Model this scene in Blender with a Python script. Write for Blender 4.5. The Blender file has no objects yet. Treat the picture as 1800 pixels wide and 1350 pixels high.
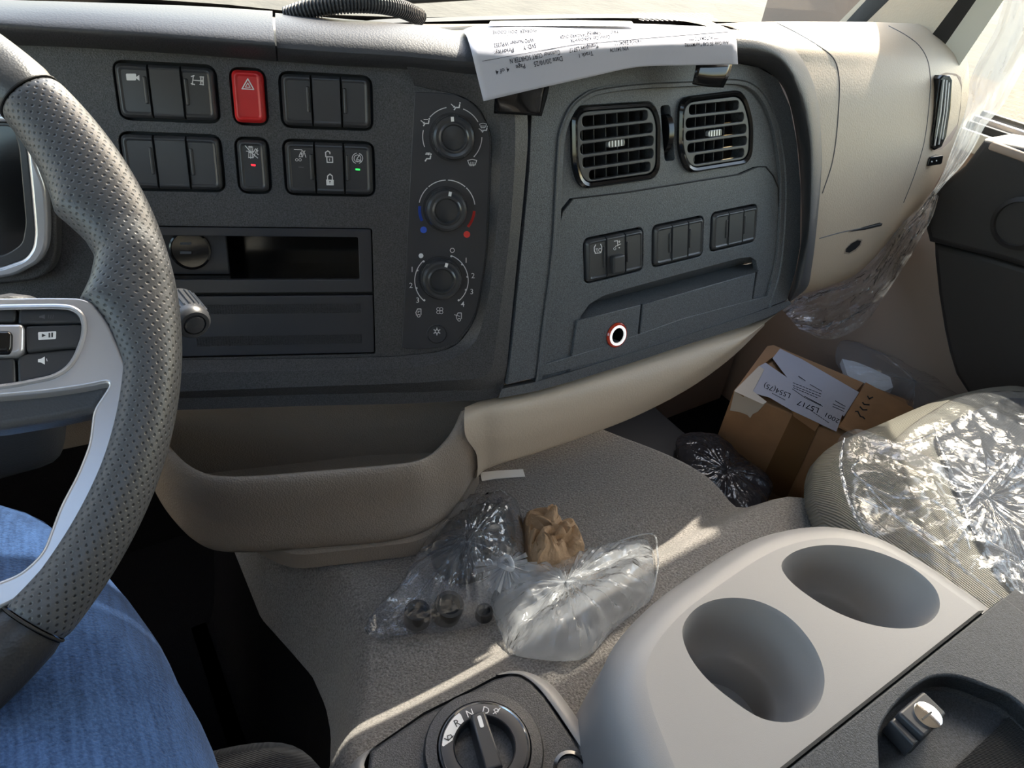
import bpy, bmesh, math, random
from mathutils import Vector, Matrix, noise
from mathutils.bvhtree import BVHTree
random.seed(7)
# ------------------------------------------------------------------ camera, sky, sun, exposure
SC = bpy.context.scene
COL = SC.collection
H = 1.0                                   # eye height above the cab floor
F, CX, CY = 1250.0, 900.0, 675.0
Zc = Vector((.098, -.791, -.604)).normalized()
Xc = Vector((2212, -679, 1250)); Xc = (Xc - Zc * Xc.dot(Zc)).normalized()
Yc = Zc.cross(Xc)                          # world axes seen from the camera (x right, y down, z forward)
EYE = Vector((0, 0, H))
cam = bpy.data.cameras.new('camera'); camo = bpy.data.objects.new('camera', cam); COL.objects.link(camo)
cam.sensor_width = 36.0; cam.lens = F / 1800 * 36.0; cam.clip_start = .01; cam.clip_end = 300
cxv = Vector((Xc.x, Yc.x, Zc.x)); cyv = -Vector((Xc.y, Yc.y, Zc.y)); czv = -Vector((Xc.z, Yc.z, Zc.z))
camo.matrix_world = Matrix(((cxv.x, cyv.x, czv.x, 0), (cxv.y, cyv.y, czv.y, 0), (cxv.z, cyv.z, czv.z, H), (0, 0, 0, 1)))
SC.camera = camo
SC.view_settings.view_transform = 'Standard'; SC.view_settings.look = 'None'
SC.view_settings.gamma = 1.0; SC.view_settings.use_curve_mapping = False
SC.view_settings.exposure = 0.48
SUN_TO = Vector((1.0, .58, 1.20)).normalized()
w = bpy.data.worlds.new('sky'); SC.world = w; w.use_nodes = True
nt = w.node_tree; bg = nt.nodes['Background']
sky = nt.nodes.new('ShaderNodeTexSky'); sky.sky_type = 'NISHITA'; sky.sun_disc = False
sky.sun_elevation = math.radians(38); sky.sun_rotation = math.atan2(SUN_TO.x, SUN_TO.y)
sky.air_density = 1.6; sky.dust_density = 3.0
nt.links.new(sky.outputs[0], bg.inputs[0]); bg.inputs[1].default_value = .6
sl = bpy.data.lights.new('sun', 'SUN'); sl.energy = 9.0; sl.angle = math.radians(.6); sl.color = (1, .93, .80)
so = bpy.data.objects.new('sun', sl); COL.objects.link(so)
so.rotation_euler = SUN_TO.to_track_quat('Z', 'Y').to_euler(); so.location = (6, 3, 6)
def portal(name, loc, tgt, sx, sy):
    l = bpy.data.lights.new(name, 'AREA'); l.shape = 'RECTANGLE'; l.size = sx; l.size_y = sy
    l.cycles.is_portal = True
    o = bpy.data.objects.new(name, l); COL.objects.link(o); o.location = loc
    o.rotation_euler = (Vector(loc) - Vector(tgt)).to_track_quat('Z', 'Y').to_euler()
# ------------------------------------------------------------------ geometry helpers
def ray(p):
    a = Vector(((p[0] - CX) / F, (p[1] - CY) / F, 1.0))
    return Vector((Xc.dot(a), Yc.dot(a), Zc.dot(a)))
def hitp(p, o, n):
    r = ray(p); return r * (o.dot(n) / r.dot(n))
def Zh(p, z): r = ray(p); return r * (z / r.z)
def Xh(p, x): r = ray(p); return r * (x / r.x)
def Yh(p, y): r = ray(p); return r * (y / r.y)
def Dh(p, d): return ray(p) * d
class Frame:
    def __init__(s, o, ex, ey):
        s.o = Vector(o); s.ex = Vector(ex).normalized(); s.ez = s.ex.cross(Vector(ey)).normalized(); s.ey = s.ez.cross(s.ex)
    def px(s, p, w=0.): return hitp(p, s.o + s.ez * w, s.ez)
    def uv(s, p, w=0.):
        h = s.px(p, w) - s.o; return (h.dot(s.ex), h.dot(s.ey))
    def P(s, u, v, w=0.): return s.o + s.ex * u + s.ey * v + s.ez * w
    def mat(s): return Matrix(((s.ex.x, s.ey.x, s.ez.x, s.o.x), (s.ex.y, s.ey.y, s.ez.y, s.o.y), (s.ex.z, s.ey.z, s.ez.z, s.o.z), (0, 0, 0, 1)))
d1 = Vector((.927, -.375, 0)).normalized(); _D = Vector((-.111, -.275, -.955)); _D = (_D - d1 * _D.dot(d1)).normalized()
F1 = Frame(Dh((450, 400), .62), d1, -_D)                       # driver-side console face
F2 = Frame(F1.px((910, 450)), (1, 0, 0), (0, .3, .953))        # passenger-side pod face
_n = Vector((-.038, -.604, .796)).normalized()
FW = Frame((-.188, .415, -.209), (_n.z, 0, -_n.x), _n.cross(Vector((_n.z, 0, -_n.x))))   # steering wheel plane
def HZ(z): return Frame((0, 0, z), (1, 0, 0), (0, 1, 0))       # horizontal plane at z
def cr(ox, oy, k, pts): return [(ox + k * a, oy + k * b) for a, b in pts]
def catmull(P, n, closed=False):
    P = [Vector(p) for p in P]; m = len(P); out = []
    if n <= 1 and not closed: return P
    segs = m if closed else m - 1
    for i in range(segs):
        if closed: a, b, c, d = P[i - 1], P[i], P[(i + 1) % m], P[(i + 2) % m]
        else:
            b, c = P[i], P[i + 1]; a = P[i - 1] if i else b * 2 - c; d = P[i + 2] if i + 2 < m else c * 2 - b
        e1, e2, e3 = [max((q - p).length, 1e-9) ** .5 for p, q in ((a, b), (b, c), (c, d))]
        e1 = max(e1, e2 * .05); e3 = max(e3, e2 * .05)      # centripetal tangents: no overshoot between uneven points
        m1 = ((b - a) / e1 - (c - a) / (e1 + e2) + (c - b) / e2) * e2
        m2 = ((c - b) / e2 - (d - b) / (e2 + e3) + (d - c) / e3) * e2
        for k in range(n):
            t = k / n; t2 = t * t; t3 = t2 * t
            out.append(b * (2 * t3 - 3 * t2 + 1) + m1 * (t3 - 2 * t2 + t) + c * (-2 * t3 + 3 * t2) + m2 * (t3 - t2))
    if not closed: out.append(P[-1])
    return out
def resample(P, n, closed=False):
    P = [Vector(p) for p in P]
    if closed: P = P + [P[0]]
    L = [0.]
    for a, b in zip(P, P[1:]): L.append(L[-1] + (b - a).length)
    out = []; j = 0
    tot = n if closed else n - 1
    for i in range(n):
        t = L[-1] * i / tot
        while j < len(L) - 2 and L[j + 1] < t: j += 1
        s = (t - L[j]) / max(L[j + 1] - L[j], 1e-9); out.append(P[j].lerp(P[j + 1], min(s, 1)))
    return out
def rounded(pts, r, n=6):
    P = [Vector(p[:2]) for p in pts]; m = len(P); out = []
    for i in range(m):
        a, b, c = P[i - 1], P[i], P[(i + 1) % m]
        ri = r[i] if isinstance(r, (list, tuple)) else r
        u = (a - b); v = (c - b); d = min(ri, u.length * .48, v.length * .48)
        if d < 1e-5: out.append(b); continue
        s = b + u.normalized() * d; e = b + v.normalized() * d
        for k in range(n + 1):
            t = k / n; q = s * (1 - t) ** 2 + b * 2 * t * (1 - t) + e * t * t
            if k and k < n: q = q.lerp((s + e) * .5 + (b - (s + e) * .5) * .5858, .0)
            out.append(q)
    return out
def rect(u0, v0, u1, v1): return [(u0, v0), (u1, v0), (u1, v1), (u0, v1)]
def circ(u, v, r, n=32): return [(u + r * math.cos(2 * math.pi * i / n), v + r * math.sin(2 * math.pi * i / n)) for i in range(n)]
ORG = {}
def thing(name, label, cat, base, group=None):
    o = bpy.data.objects.new(name, None); COL.objects.link(o); b = Vector(base) + EYE
    o.empty_display_size = .02
    o.location = b; ORG[o] = b; o['label'] = label; o['category'] = cat
    if group: o['group'] = group
    return o
def tag(o, label, cat, group=None):
    o['label'] = label; o['category'] = cat
    if group: o['group'] = group
    return o
def link(name, me, mat, parent=None, smooth=40, kind=None, label=None):
    """me is a mesh in eye-relative coordinates"""
    vs = me.vertices
    if parent is not None: org = ORG[parent]
    else:
        xs = [v.co.x for v in vs]; ys = [v.co.y for v in vs]; zs = [v.co.z for v in vs]
        org = Vector(((min(xs) + max(xs)) / 2, (min(ys) + max(ys)) / 2, min(zs))) + EYE
    me.transform(Matrix.Translation(EYE - org))
    if smooth:
        me.shade_smooth(); me.set_sharp_from_angle(angle=math.radians(smooth))
    if mat is not None and not me.materials: me.materials.append(mat)
    o = bpy.data.objects.new(name, me); COL.objects.link(o)
    if parent is not None: o.parent = parent; ORG[o] = org
    else: o.location = org; ORG[o] = org
    if parent is not None: ORG[o] = ORG[parent]
    if kind: o['kind'] = kind
    if label: o['label'] = label
    return o
def mesh(name, V, Fc):
    me = bpy.data.meshes.new(name); me.from_pydata([tuple(v) for v in V], [], Fc); me.update(); return me
def obj(name, V, Fc, mat, parent=None, **k): return link(name, mesh(name, V, Fc), mat, parent, **k)
def toeye(o, me=None):
    """BVH of an object in eye-relative coordinates"""
    off = ORG[o] - EYE
    me = o.data
    return BVHTree.FromPolygons([v.co + off for v in me.vertices], [tuple(p.vertices) for p in me.polygons])
def onto(bvh, p, fallback=None):
    d = ray(p).normalized(); h = bvh.ray_cast(Vector((0, 0, 0)), d)
    if h[0] is None:
        if fallback is None: return Dh(p, 1.), -d
        return fallback.px(p), fallback.ez
    n = h[1]
    if n.dot(d) > 0: n = -n
    return h[0], n
def grid(rows, closed=False):
    m = len(rows[0]); V = [v for r in rows for v in r]; Fc = []
    for i in range(len(rows) - 1):
        for j in range(m if closed else m - 1):
            k = (j + 1) % m
            Fc.append((i * m + j, i * m + k, (i + 1) * m + k, (i + 1) * m + j))
    return V, Fc
def patch(name, rows, mat, parent=None, nu=4, nv=4, n=None, closed=False, solid=0, uvm=False, **k):
    R = []
    for r in rows:
        c = catmull(r, nu, closed)
        if n: c = resample(c, n, closed)
        R.append(c)
    if nv > 1:
        cols = [catmull([r[j] for r in R], nv) for j in range(len(R[0]))]
        R = [[c[i] for c in cols] for i in range(len(cols[0]))]
    V, Fc = grid(R, closed)
    me = mesh(name, V, Fc)
    if uvm:
        uvl = me.uv_layers.new(name='UVMap'); m = len(R[0]); nr = len(R)
        for poly in me.polygons:
            i, j = divmod(poly.index, m if closed else m - 1)
            for li, (a, b) in zip(poly.loop_indices, ((i, j), (i, j + 1), (i + 1, j + 1), (i + 1, j))):
                uvl.data[li].uv = (b / (m - 1 if not closed else m), a / (nr - 1))
    o = link(name, me, mat, parent, **k)
    if solid:
        md = o.modifiers.new('t', 'SOLIDIFY'); md.thickness = solid; md.offset = 0
    return o
def strip(name, fr, lines, mat, parent=None, n=80, cat=3, **k):
    """lines: list of (pixel polyline, height above the frame) lofted into one surface"""
    R = []
    for pts, wv in lines:
        if callable(wv): c = [fr.px(p, wv(p)) for p in pts]
        else: c = [fr.px(p, wv) for p in pts]
        R.append(resample(catmull(c, cat), n))
    V, Fc = grid(R); return obj(name, V, Fc, mat, parent, **k)
def curve_mesh(loops, ext, bev, res=2):
    cu = bpy.data.curves.new('c', 'CURVE'); cu.dimensions = '2D'; cu.fill_mode = 'BOTH'
    cu.extrude = max(ext - bev, 0); cu.bevel_depth = bev; cu.bevel_resolution = res; cu.offset = -bev
    for i, L in enumerate(loops):
        a = sum(L[j - 1][0] * L[j][1] - L[j][0] * L[j - 1][1] for j in range(len(L)))
        L = list(L)
        if (a > 0) == (i > 0): L.reverse()
        s = cu.splines.new('POLY'); s.points.add(len(L) - 1); s.use_cyclic_u = True
        for q, p in zip(s.points, L): q.co = (p[0], p[1], 0, 1)
    o = bpy.data.objects.new('c', cu); COL.objects.link(o)
    dg = bpy.context.evaluated_depsgraph_get()
    me = bpy.data.meshes.new_from_object(o.evaluated_get(dg))
    bpy.data.objects.remove(o); bpy.data.curves.remove(cu)
    me.materials.clear()
    return me
def plate(name, fr, outline, w0, w1, mat, parent=None, holes=(), bev=.0006, res=2, **k):
    me = curve_mesh([outline] + list(holes), (w1 - w0) / 2, bev, res)
    me.transform(fr.mat() @ Matrix.Translation((0, 0, (w0 + w1) / 2)))
    return link(name, me, mat, parent, **k)
def tube_mesh(pts, r, seg=10, cap=True):
    pts = [Vector(p) for p in pts]; V = []; Fc = []; up = None
    for i, p in enumerate(pts):
        t = (pts[min(i + 1, len(pts) - 1)] - pts[max(i - 1, 0)]).normalized()
        if up is None:
            up = Vector((0, 0, 1)) if abs(t.z) < .9 else Vector((1, 0, 0))
        s = t.cross(up).normalized(); up = s.cross(t).normalized()
        rr = r[i] if isinstance(r, (list, tuple)) else r
        for k in range(seg):
            a = 2 * math.pi * k / seg; V.append(p + (s * math.cos(a) + up * math.sin(a)) * rr)
        if i:
            for k in range(seg):
                b = (k + 1) % seg; Fc.append(((i - 1) * seg + k, (i - 1) * seg + b, i * seg + b, i * seg + k))
    if cap:
        Fc.append(tuple(range(seg))[::-1]); Fc.append(tuple((len(pts) - 1) * seg + k for k in range(seg)))
    return V, Fc
def tube(name, pts, r, mat, parent=None, seg=10, **k):
    V, Fc = tube_mesh(pts, r, seg); return obj(name, V, Fc, mat, parent, **k)
def lathe(name, fr, prof, mat, parent=None, seg=48, cu=0, cv=0, tilt=None, **k):
    """prof: (radius, height) pairs, around the frame's normal at (cu, cv)"""
    V = []; Fc = []
    for r, h in prof:
        for i in range(seg):
            a = 2 * math.pi * i / seg; V.append(fr.P(cu + r * math.cos(a), cv + r * math.sin(a), h))
    for j in range(len(prof) - 1):
        for i in range(seg):
            b = (i + 1) % seg; Fc.append((j * seg + i, j * seg + b, (j + 1) * seg + b, (j + 1) * seg + i))
    return obj(name, V, Fc, mat, parent, **k)
def box8(P, name, mat, parent=None, bev=.0, **k):
    """P: 4 bottom corners then 4 top corners"""
    bm = bmesh.new(); vs = [bm.verts.new(p) for p in P]
    for f in ((3, 2, 1, 0), (4, 5, 6, 7), (0, 1, 5, 4), (1, 2, 6, 5), (2, 3, 7, 6), (3, 0, 4, 7)): bm.faces.new([vs[i] for i in f])
    bmesh.ops.recalc_face_normals(bm, faces=bm.faces)
    if bev: bmesh.ops.bevel(bm, geom=list(bm.edges), offset=bev, segments=3, affect='EDGES', profile=.5)
    me = bpy.data.meshes.new(name); bm.to_mesh(me); bm.free(); return link(name, me, mat, parent, **k)
def box(name, a, b, mat, parent=None, bev=0, **k):
    x0, y0, z0 = a; x1, y1, z1 = b
    return box8([(x0, y0, z0), (x1, y0, z0), (x1, y1, z0), (x0, y1, z0), (x0, y0, z1), (x1, y0, z1), (x1, y1, z1), (x0, y1, z1)], name, mat, parent, bev, **k)
# marks printed on a surface: drawn in the photograph's own pixels and laid on the real surface there
class Ink:
    def __init__(s): s.V = []; s.F = []
    def poly(s, pts):
        k = len(s.V); s.V += [(p[0], p[1]) for p in pts]; s.F.append(tuple(range(k, k + len(pts)))); return s
    def line(s, pts, w, closed=False):
        P = [Vector(p[:2]) for p in pts]
        if closed: P.append(P[0])
        Q = [P[0]]
        for a, b in zip(P, P[1:]):
            n_ = max(1, int((b - a).length / 12)); Q += [a.lerp(b, (k + 1) / n_) for k in range(n_)]
        P = Q
        for a, b in zip(P, P[1:]):
            d = (b - a)
            if d.length < 1e-6: continue
            d.normalize(); n = Vector((-d.y, d.x)) * w / 2; e = d * w * .3
            s.poly([a - e + n, a - e - n, b + e - n, b + e + n])
        return s
    def arc(s, c, r, a0, a1, w, rx=None, n=24):
        rx = rx or r
        P = [(c[0] + rx * math.cos(math.radians(a0 + (a1 - a0) * i / n)), c[1] - r * math.sin(math.radians(a0 + (a1 - a0) * i / n))) for i in range(n + 1)]
        return s.line(P, w)
    def disc(s, c, r, rx=None, n=20):
        rx = rx or r
        return s.poly([(c[0] + rx * math.cos(2 * math.pi * i / n), c[1] + r * math.sin(2 * math.pi * i / n)) for i in range(n)])
    def text(s, t, p, h, ang=0., wide=1., bold=0.):
        """p: pixel where the baseline starts, ang: degrees counter-clockwise, wide: total pixel width if > 3"""
        cu = bpy.data.curves.new('t', 'FONT'); cu.body = t; cu.size = h * 1.4; cu.offset = bold; cu.resolution_u = 2
        o = bpy.data.objects.new('t', cu); COL.objects.link(o)
        me = bpy.data.meshes.new_from_object(o.evaluated_get(bpy.context.evaluated_depsgraph_get()))
        bpy.data.objects.remove(o)
        if not me.vertices: return s
        xm = max(v.co.x for v in me.vertices); sx = wide if wide <= 3 else wide / xm
        c, q = math.cos(math.radians(ang)), math.sin(math.radians(ang)); k = len(s.V)
        for v in me.vertices:
            x, y = v.co.x * sx, v.co.y; s.V.append((p[0] + x * c - y * q, p[1] - (x * q + y * c)))
        for f in me.polygons: s.F.append(tuple(k + i for i in f.vertices))
        bpy.data.meshes.remove(me); return s
    def emit(s, name, surf, mat, parent, off=.0004, **k):
        V = []
        for p in s.V:
            if isinstance(surf, Frame): h, n = surf.px(p), surf.ez
            else: h, n = onto(surf, p, None)
            V.append(h + n * off)
        return obj(name, V, s.F, mat, parent, smooth=0, **k)
# ------------------------------------------------------------------ materials
MAT = {}
def new(name):
    m = bpy.data.materials.new(name); m.use_nodes = True; MAT[name] = m
    return m, m.node_tree, m.node_tree.nodes['Principled BSDF']
def principled(name, col, rough=.5, metal=0., spec=.5, bump=None, coat=0., mott=None, trans=0., emis=None, sheen=0., alpha=1.):
    """bump: list of (kind, scale, strength, distance); mott: (scale, amount) colour mottling"""
    m, t, b = new(name); b.inputs['Base Color'].default_value = (*col, 1); b.inputs['Roughness'].default_value = rough
    b.inputs['Metallic'].default_value = metal; b.inputs['Specular IOR Level'].default_value = spec
    b.inputs['Coat Weight'].default_value = coat; b.inputs['Transmission Weight'].default_value = trans
    b.inputs['Sheen Weight'].default_value = sheen; b.inputs['Alpha'].default_value = alpha
    tc = t.nodes.new('ShaderNodeTexCoord')
    if emis: b.inputs['Emission Color'].default_value = (*emis[0], 1); b.inputs['Emission Strength'].default_value = emis[1]
    if mott:
        nz = t.nodes.new('ShaderNodeTexNoise'); nz.inputs['Scale'].default_value = mott[0]; nz.inputs['Detail'].default_value = 4
        t.links.new(tc.outputs['Object'], nz.inputs['Vector'])
        rp = t.nodes.new('ShaderNodeValToRGB'); e = rp.color_ramp.elements; a = mott[1]
        e[0].position = .3; e[1].position = .7
        e[0].color = (*[c * (1 - a) for c in col], 1); e[1].color = (*[min(c * (1 + a), 1) for c in col], 1)
        t.links.new(nz.outputs['Fac'], rp.inputs[0]); t.links.new(rp.outputs[0], b.inputs['Base Color'])
    prev = None
    for kind, sc, st, di in (bump or []):
        if kind == 'noise':
            x = t.nodes.new('ShaderNodeTexNoise'); x.inputs['Scale'].default_value = sc; x.inputs['Detail'].default_value = 3; out = x.outputs['Fac']
        elif kind == 'voro':
            x = t.nodes.new('ShaderNodeTexVoronoi'); x.inputs['Scale'].default_value = sc; out = x.outputs['Distance']
        else:
            x = t.nodes.new('ShaderNodeTexWave'); x.inputs['Scale'].default_value = sc; x.inputs['Distortion'].default_value = .6
            x.bands_direction = {'wx': 'X', 'wy': 'Y', 'wz': 'Z', 'wd': 'DIAGONAL'}[kind]; out = x.outputs['Fac']
        t.links.new(tc.outputs['Object'], x.inputs['Vector'])
        bp = t.nodes.new('ShaderNodeBump'); bp.inputs['Strength'].default_value = st; bp.inputs['Distance'].default_value = di
        t.links.new(out, bp.inputs['Height'])
        if prev: t.links.new(prev.outputs[0], bp.inputs['Normal'])
        prev = bp
    if prev: t.links.new(prev.outputs[0], b.inputs['Normal'])
    return m
GR = [('noise', 1100, .6, .0006)]
principled('dash_plastic', (.052, .051, .053), .44, bump=GR, mott=(900, .55))
principled('dash_pad', (.044, .045, .050), .50, bump=[('voro', 620, .28, .0005), ('noise', 300, .2, .0005)])
principled('face_plate', (.036, .036, .041), .38, bump=[('noise', 4000, .1, .0002)])
principled('pod_sheen_plastic', (.084, .091, .100), .36, bump=GR, mott=(900, .5))  # dash plastic lightened and blued: window sheen put into the colour
principled('knob_plastic', (.036, .037, .041), .24, bump=[('noise', 2500, .08, .0002)])
principled('switch_plastic', (.040, .041, .045), .34, bump=[('noise', 2500, .1, .0002)])
principled('black', (.006, .006, .007), .6)
principled('gloss_black', (.008, .008, .009), .12)
principled('red_plastic', (.55, .02, .022), .35, bump=[('noise', 2500, .1, .0002)])
principled('ink_white', (.75, .75, .75), .5)
principled('ink_print', (.02, .02, .025), 1., spec=0)
principled('seat_insert', (.016, .020, .030), .8, bump=[('wd', 300, .8, .001)])
principled('ink_gray', (.10, .10, .11), .5)
principled('ink_dark', (.02, .02, .02), .6)
principled('ink_blue', (.03, .10, .55), .5)
principled('ink_red', (.70, .04, .03), .5)
principled('led_red', (.4, .0, .0), .3, emis=((1, .03, .05), 1.2))
principled('led_green', (.0, .3, .05), .3, emis=((.05, 1, .15), .9))
principled('beige_plastic', (.48, .395, .30), .50, bump=[('voro', 420, .35, .0005), ('noise', 1200, .1, .0003)])
principled('beige_grain', (.30, .245, .195), .52, bump=[('voro', 560, .7, .0007), ('noise', 200, .15, .0005)])
principled('lid_plastic', (.050, .054, .060), .5, spec=.3, bump=GR, mott=(900, .4))
principled('console_plastic', (.30, .285, .272), .42, bump=[('noise', 1600, .18, .0003)])
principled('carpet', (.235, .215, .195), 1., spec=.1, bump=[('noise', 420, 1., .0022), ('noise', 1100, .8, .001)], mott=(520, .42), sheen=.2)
principled('dark_carpet_shade', (.007, .006, .006), 1., spec=.05, bump=[('noise', 500, .8, .002)])  # dark floor; also paints the footwell shade beside the engine cover
principled('silver', (.56, .56, .59), .27, metal=.6)
principled('chrome', (.85, .85, .85), .12, metal=1.)
principled('rubber', (.015, .015, .016), .6)
principled('seat_cloth', (.012, .012, .013), .9, spec=.15, bump=[('wd', 420, .8, .0006)], sheen=.1)
principled('paper', (.47, .47, .53), .8, spec=.1, bump=[('noise', 25, .25, .004)])
principled('paper_plain', (.82, .82, .80), .6, bump=[('noise', 25, .2, .003)])
principled('cardboard', (.36, .20, .10), .8, bump=[('noise', 40, .25, .002)], mott=(30, .08))
principled('kraft', (.42, .27, .15), .75, bump=[('noise', 120, .6, .004)])
principled('masking_tape', (.62, .55, .46), .5, bump=[('noise', 150, .3, .001)])
principled('parcel_tape', (.22, .12, .055), .15, bump=[('noise', 60, .4, .002)])
principled('glow_ring', (.85, .85, .85), .3, emis=((1, .97, .95), .5))
principled('amber_ring', (.45, .03, .01), .12, coat=.6)
principled('concrete', (.072, .066, .050), .9, bump=[('noise', 6, .4, .05)], mott=(1.5, .2))
principled('pavers', (.13, .095, .06), .9, bump=[('wy', 8, .5, .02)], mott=(5, .3))
principled('car_white', (.42, .43, .42), .25)
principled('car_glass', (.10, .12, .14), .08)
principled('headliner', (.60, .58, .55), .9)
principled('door_dark', (.020, .018, .018), .55, bump=[('voro', 700, .3, .0004)])
principled('door_beige', (.33, .25, .20), .7, bump=[('noise', 500, .2, .0005)])
principled('frame_paint', (.62, .62, .56), .35)
principled('ribbed_cloth', (.20, .185, .15), .85, bump=[('wx', 130, .9, .0025), ('noise', 900, .4, .0006)])
principled('dark_film', (.03, .03, .035), .15, bump=[('noise', 30, .8, .01)])
def leather():
    m, t, b = new('perforated_leather')
    b.inputs['Roughness'].default_value = .42
    uv = t.nodes.new('ShaderNodeUVMap'); uv.uv_map = 'UVMap'
    sc = t.nodes.new('ShaderNodeVectorMath'); sc.operation = 'MULTIPLY'; sc.inputs[1].default_value = (1, 1, 0)
    t.links.new(uv.outputs[0], sc.inputs[0]); ds = []
    for off in ((0, 0, 0), (.5, .5, 0)):
        a = t.nodes.new('ShaderNodeVectorMath'); a.operation = 'ADD'; a.inputs[1].default_value = off
        f = t.nodes.new('ShaderNodeVectorMath'); f.operation = 'FRACTION'
        s = t.nodes.new('ShaderNodeVectorMath'); s.operation = 'SUBTRACT'; s.inputs[1].default_value = (.5, .5, 0)
        l = t.nodes.new('ShaderNodeVectorMath'); l.operation = 'LENGTH'
        t.links.new(sc.outputs[0], a.inputs[0]); t.links.new(a.outputs[0], f.inputs[0]); t.links.new(f.outputs[0], s.inputs[0]); t.links.new(s.outputs[0], l.inputs[0]); ds.append(l)
    mn = t.nodes.new('ShaderNodeMath'); mn.operation = 'MINIMUM'; t.links.new(ds[0].outputs['Value'], mn.inputs[0]); t.links.new(ds[1].outputs['Value'], mn.inputs[1])
    mr = t.nodes.new('ShaderNodeMapRange'); mr.inputs['From Min'].default_value = .10; mr.inputs['From Max'].default_value = .15
    t.links.new(mn.outputs[0], mr.inputs['Value'])
    mx = t.nodes.new('ShaderNodeMix'); mx.data_type = 'RGBA'; mx.inputs['A'].default_value = (.006, .006, .007, 1); mx.inputs['B'].default_value = (.066, .069, .076, 1)
    t.links.new(mr.outputs[0], mx.inputs['Factor']); t.links.new(mx.outputs['Result'], b.inputs['Base Color'])
    m2 = t.nodes.new('ShaderNodeMapRange'); m2.inputs['From Min'].default_value = .08; m2.inputs['From Max'].default_value = .20
    t.links.new(mn.outputs[0], m2.inputs['Value'])
    bp = t.nodes.new('ShaderNodeBump'); bp.inputs['Strength'].default_value = .5; bp.inputs['Distance'].default_value = .0006; t.links.new(m2.outputs[0], bp.inputs['Height'])
    tc = t.nodes.new('ShaderNodeTexCoord'); v = t.nodes.new('ShaderNodeTexVoronoi'); v.inputs['Scale'].default_value = 900; t.links.new(tc.outputs['Object'], v.inputs['Vector'])
    b2 = t.nodes.new('ShaderNodeBump'); b2.inputs['Strength'].default_value = .15; b2.inputs['Distance'].default_value = .0004; t.links.new(v.outputs['Distance'], b2.inputs['Height']); t.links.new(bp.outputs[0], b2.inputs['Normal'])
    t.links.new(b2.outputs[0], b.inputs['Normal'])
leather()
principled('black_leather', (.022, .022, .024), .42, bump=[('voro', 700, .3, .0004)])
principled('smooth_leather', (.055, .057, .063), .40, bump=[('voro', 800, .25, .0004)])
def film(name, tint, transp, white, gloss_rough=.08, bump=((40, .9, .01), (160, .5, .003)), haze=(.8, .82, .85)):
    """thin clear plastic: see-through, milky and glossy shares added up"""
    m, t, b = new(name); t.nodes.remove(b); out = t.nodes['Material Output']
    tr = t.nodes.new('ShaderNodeBsdfTransparent'); tr.inputs[0].default_value = (*tint, 1)
    df = t.nodes.new('ShaderNodeBsdfDiffuse'); df.inputs[0].default_value = (*haze, 1)
    tl = t.nodes.new('ShaderNodeBsdfTranslucent'); tl.inputs[0].default_value = (*haze, 1)
    gl = t.nodes.new('ShaderNodeBsdfGlossy'); gl.inputs['Roughness'].default_value = gloss_rough
    tc = t.nodes.new('ShaderNodeTexCoord'); prev = None
    for sc, st, di in bump:
        nz = t.nodes.new('ShaderNodeTexNoise'); nz.inputs['Scale'].default_value = sc; nz.inputs['Detail'].default_value = 2; t.links.new(tc.outputs['Object'], nz.inputs['Vector'])
        bp = t.nodes.new('ShaderNodeBump'); bp.inputs['Strength'].default_value = st; bp.inputs['Distance'].default_value = di
        t.links.new(nz.outputs['Fac'], bp.inputs['Height'])
        if prev: t.links.new(prev.outputs[0], bp.inputs['Normal'])
        prev = bp
    if prev:
        for s in (gl,): t.links.new(prev.outputs[0], s.inputs['Normal'])
    a = t.nodes.new('ShaderNodeMixShader'); a.inputs[0].default_value = .5; t.links.new(df.outputs[0], a.inputs[1]); t.links.new(tl.outputs[0], a.inputs[2])
    c = t.nodes.new('ShaderNodeMixShader'); c.inputs[0].default_value = white; t.links.new(tr.outputs[0], c.inputs[1]); t.links.new(a.outputs[0], c.inputs[2])
    fr = t.nodes.new('ShaderNodeFresnel'); ge = t.nodes.new('ShaderNodeNewGeometry'); io = t.nodes.new('ShaderNodeMapRange')   # a film has no inside: same reflection from both faces
    io.inputs['To Min'].default_value = 1.5; io.inputs['To Max'].default_value = 1 / 1.5; t.links.new(ge.outputs['Backfacing'], io.inputs['Value']); t.links.new(io.outputs[0], fr.inputs[0])
    if prev: t.links.new(prev.outputs[0], fr.inputs['Normal'])
    g = t.nodes.new('ShaderNodeMixShader'); t.links.new(c.outputs[0], g.inputs[1]); t.links.new(gl.outputs[0], g.inputs[2])
    mu = t.nodes.new('ShaderNodeMath'); mu.operation = 'MULTIPLY'; mu.inputs[1].default_value = transp; t.links.new(fr.outputs[0], mu.inputs[0]); t.links.new(mu.outputs[0], g.inputs[0])
    t.links.new(g.outputs[0], out.inputs[0]); return m
film('glass', (.96, .97, .96), .7, .0, .0, bump=())
LB_ = ((35, .25, .006), (120, .12, .002))
film('bag_film', (.95, .965, 1.), 2.2, .10, .10, ((45, .6, .008), (140, .3, .003)))
film('bag_milky', (.96, .97, .98), 1.6, .34, .14, ((45, .6, .008), (140, .3, .003)))
film('wrap_milky', (.96, .97, .98), 1.2, .45, .16, ((30, .5, .01), (100, .3, .003)), haze=(.5, .54, .58))
film('wrap_film', (.97, .98, 1.), 1.2, .08, .16, ((40, .4, .008), (150, .25, .003)))
film('crumple_film', (.95, .95, .97), 3.2, .10, .10, ((40, .7, .010), (120, .4, .004)))
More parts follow.
